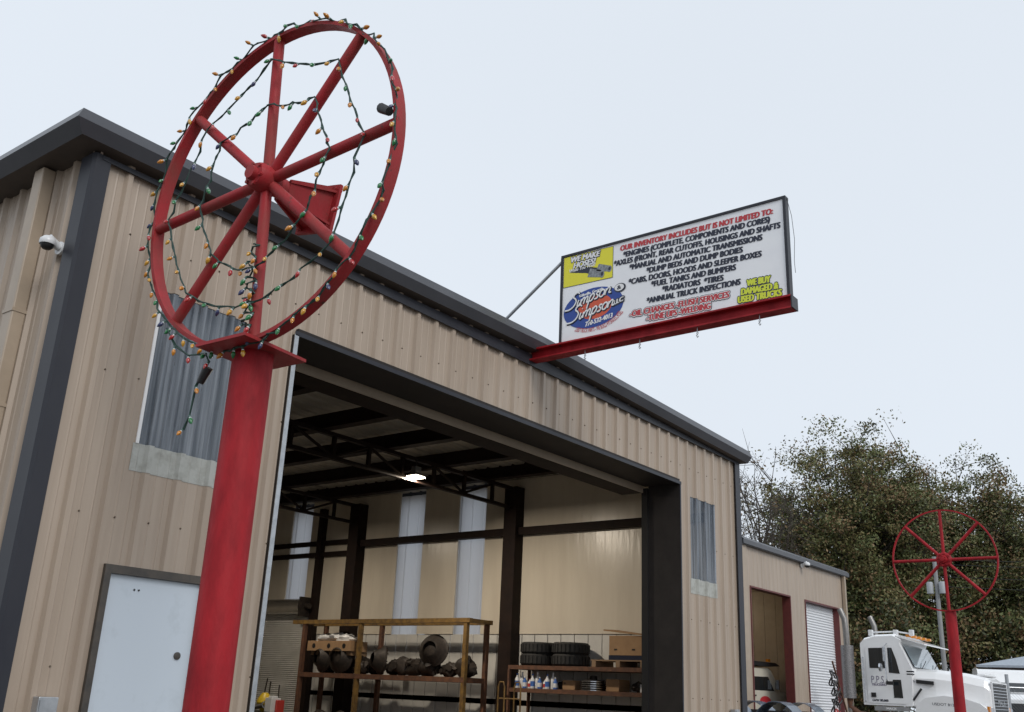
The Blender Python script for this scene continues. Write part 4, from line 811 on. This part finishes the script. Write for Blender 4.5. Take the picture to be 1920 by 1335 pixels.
# ------------------------------------------------------------------ trees
def tree(name,label,base,h,cr,crown_c,crown_r,nleaf,mix,leaf=.26,nbr=46,group=None,bare=False):
    t=thing(name,label,'tree',base,group); B=Vector(base); tr=MB()
    tr.tube([B,B+Vector((.1,.1,h*.22)),B+Vector((.0,.2,h*.45)),B+Vector((.1,.1,h*.72))],[cr,cr*.8,cr*.6,cr*.25],12)
    cc=Vector(crown_c); ends=[]
    for k in range(nbr):
        d=Vector(rng.normal(size=3)); d.normalize(); rr=rng.uniform(.62,1.0)**.5
        e=cc+Vector((d.x*crown_r[0]*rr,d.y*crown_r[1]*rr,d.z*crown_r[2]*rr))
        s=B+Vector((.05,.1,h*rng.uniform(.3,.68))); 
        if e.z<s.z-1: s.z=max(B.z+h*.2,e.z-.5)
        m1=s.lerp(e,.45)+Vector(rng.normal(size=3))*.5
        r0=cr*rng.uniform(.18,.36)
        tr.tube([s,m1,e],[r0,r0*.6,r0*.15],6); ends.append((m1,e))
        for q in range(4 if not bare else 9):
            a=m1.lerp(e,rng.uniform(.1,.95)); b=a+Vector(rng.normal(size=3))*(1.0 if not bare else .9)+(e-m1).normalized()*.5; tr.tube([a,a.lerp(b,.5)+Vector((0,0,.12)),b],[r0*.28,r0*.2,r0*.06],4); ends.append((a,b))
            if bare:
                for z_ in range(3): c2=b+Vector(rng.normal(size=3))*.45; tr.tube([a.lerp(b,.5+.15*z_),c2],[.018,.006],3)
    tr.build('trunk',BARK,t,smooth=True)
    # leaves: small folded faces gathered in clumps round the twig ends
    E=np.array([list(b) for a,b in ends]+[list(a.lerp(b,.5)) for a,b in ends]); n=nleaf
    wt=rng.random(len(E))**1.6+.04; idx=rng.choice(len(E),n,p=wt/wt.sum()); cs=rng.uniform(.35,1.0,len(E))
    p=E[idx]+np.clip(rng.normal(size=(n,3)),-1.5,1.5)*np.array([.66,.66,.44])*cs[idx][:,None]*(.95 if not bare else .8)
    a=rng.normal(size=(n,3)); a/=np.linalg.norm(a,axis=1)[:,None]; b=np.cross(a,rng.normal(size=(n,3))); b/=np.linalg.norm(b,axis=1)[:,None]
    L=leaf*rng.uniform(.6,1.25,n)[:,None]; Wd=L*.55
    v=np.empty((n,4,3)); v[:,0]=p-a*L*.5; v[:,1]=p+b*Wd*.5; v[:,2]=p+a*L*.5; v[:,3]=p-b*Wd*.5
    v-=np.array(base)
    me=bpy.data.meshes.new('crown'); me.vertices.add(n*4); me.vertices.foreach_set('co',v.reshape(-1)); me.loops.add(n*4); me.loops.foreach_set('vertex_index',np.arange(n*4,dtype=np.int32))
    me.polygons.add(n); me.polygons.foreach_set('loop_start',np.arange(0,n*4,4,dtype=np.int32)); me.polygons.foreach_set('loop_total',np.full(n,4,dtype=np.int32))
    for l in LEAF: me.materials.append(l)
    cm=rng.choice(4,len(E),p=mix); mi=np.where(rng.random(n)<.6,cm[idx],rng.choice(4,n,p=mix)).astype(np.int32)
    me.polygons.foreach_set('material_index',mi); me.update(); me.validate()
    o=bpy.data.objects.new('crown',me); col.objects.link(o); o.parent=t
G='broad oaks behind the yard'
tree('oak_tree','tallest broad oak with browning green crown behind the smaller garage',(53.5,12.0,.25),16.6,.42,(52.4,11.6,10.9),(4.5,4.9,5.7),120000,[.48,.28,.16,.08],leaf=.17,nbr=130,group=G)
tree('oak_tree','wide oak behind the smaller red wheel and utility pole',(61.0,8.3,.25),15.4,.42,(60.5,8.2,10.6),(4.3,5.6,5.8),100000,[.48,.28,.14,.10],leaf=.17,nbr=110,group=G)
tree('oak_tree','lower open oak beyond the house roof',(60.3,3.2,.25),12.6,.36,(59.8,3.0,8.6),(4.0,4.2,5.0),56000,[.48,.28,.14,.10],leaf=.17,nbr=76,group=G)
tree('bare_tree','nearly bare thin tree beside the end of the workshop roof',(45.6,14.1,.25),13.2,.24,(45.2,13.8,10.6),(1.9,2.3,2.9),500,[.2,.4,.4,0],leaf=.17,nbr=20,bare=True)
for (x,y,h,r,lab) in ((50.5,10.4,7.4,(2.2,2.8,3.0),'brownish understory tree behind the truck exhaust'),(56.5,7.4,7.6,(2.4,3.0,3.2),'dense dark understory tree behind the utility pole'),(57.5,3.6,7.0,(2.4,2.8,2.9),'dense dark understory tree behind the distant house roof'),(58.0,15.4,8.4,(2.6,3.2,3.6),'dark understory tree showing past the garage roof end'),(58.5,0.2,6.4,(2.2,2.6,2.6),'dark understory tree at the far side of the house')):
    tree('understory_tree',lab,(x,y,.25),h,.16,(x,y,h*.56),r,24000,[.3,.2,.2,.3],leaf=.22,nbr=40,group='dark understory trees')
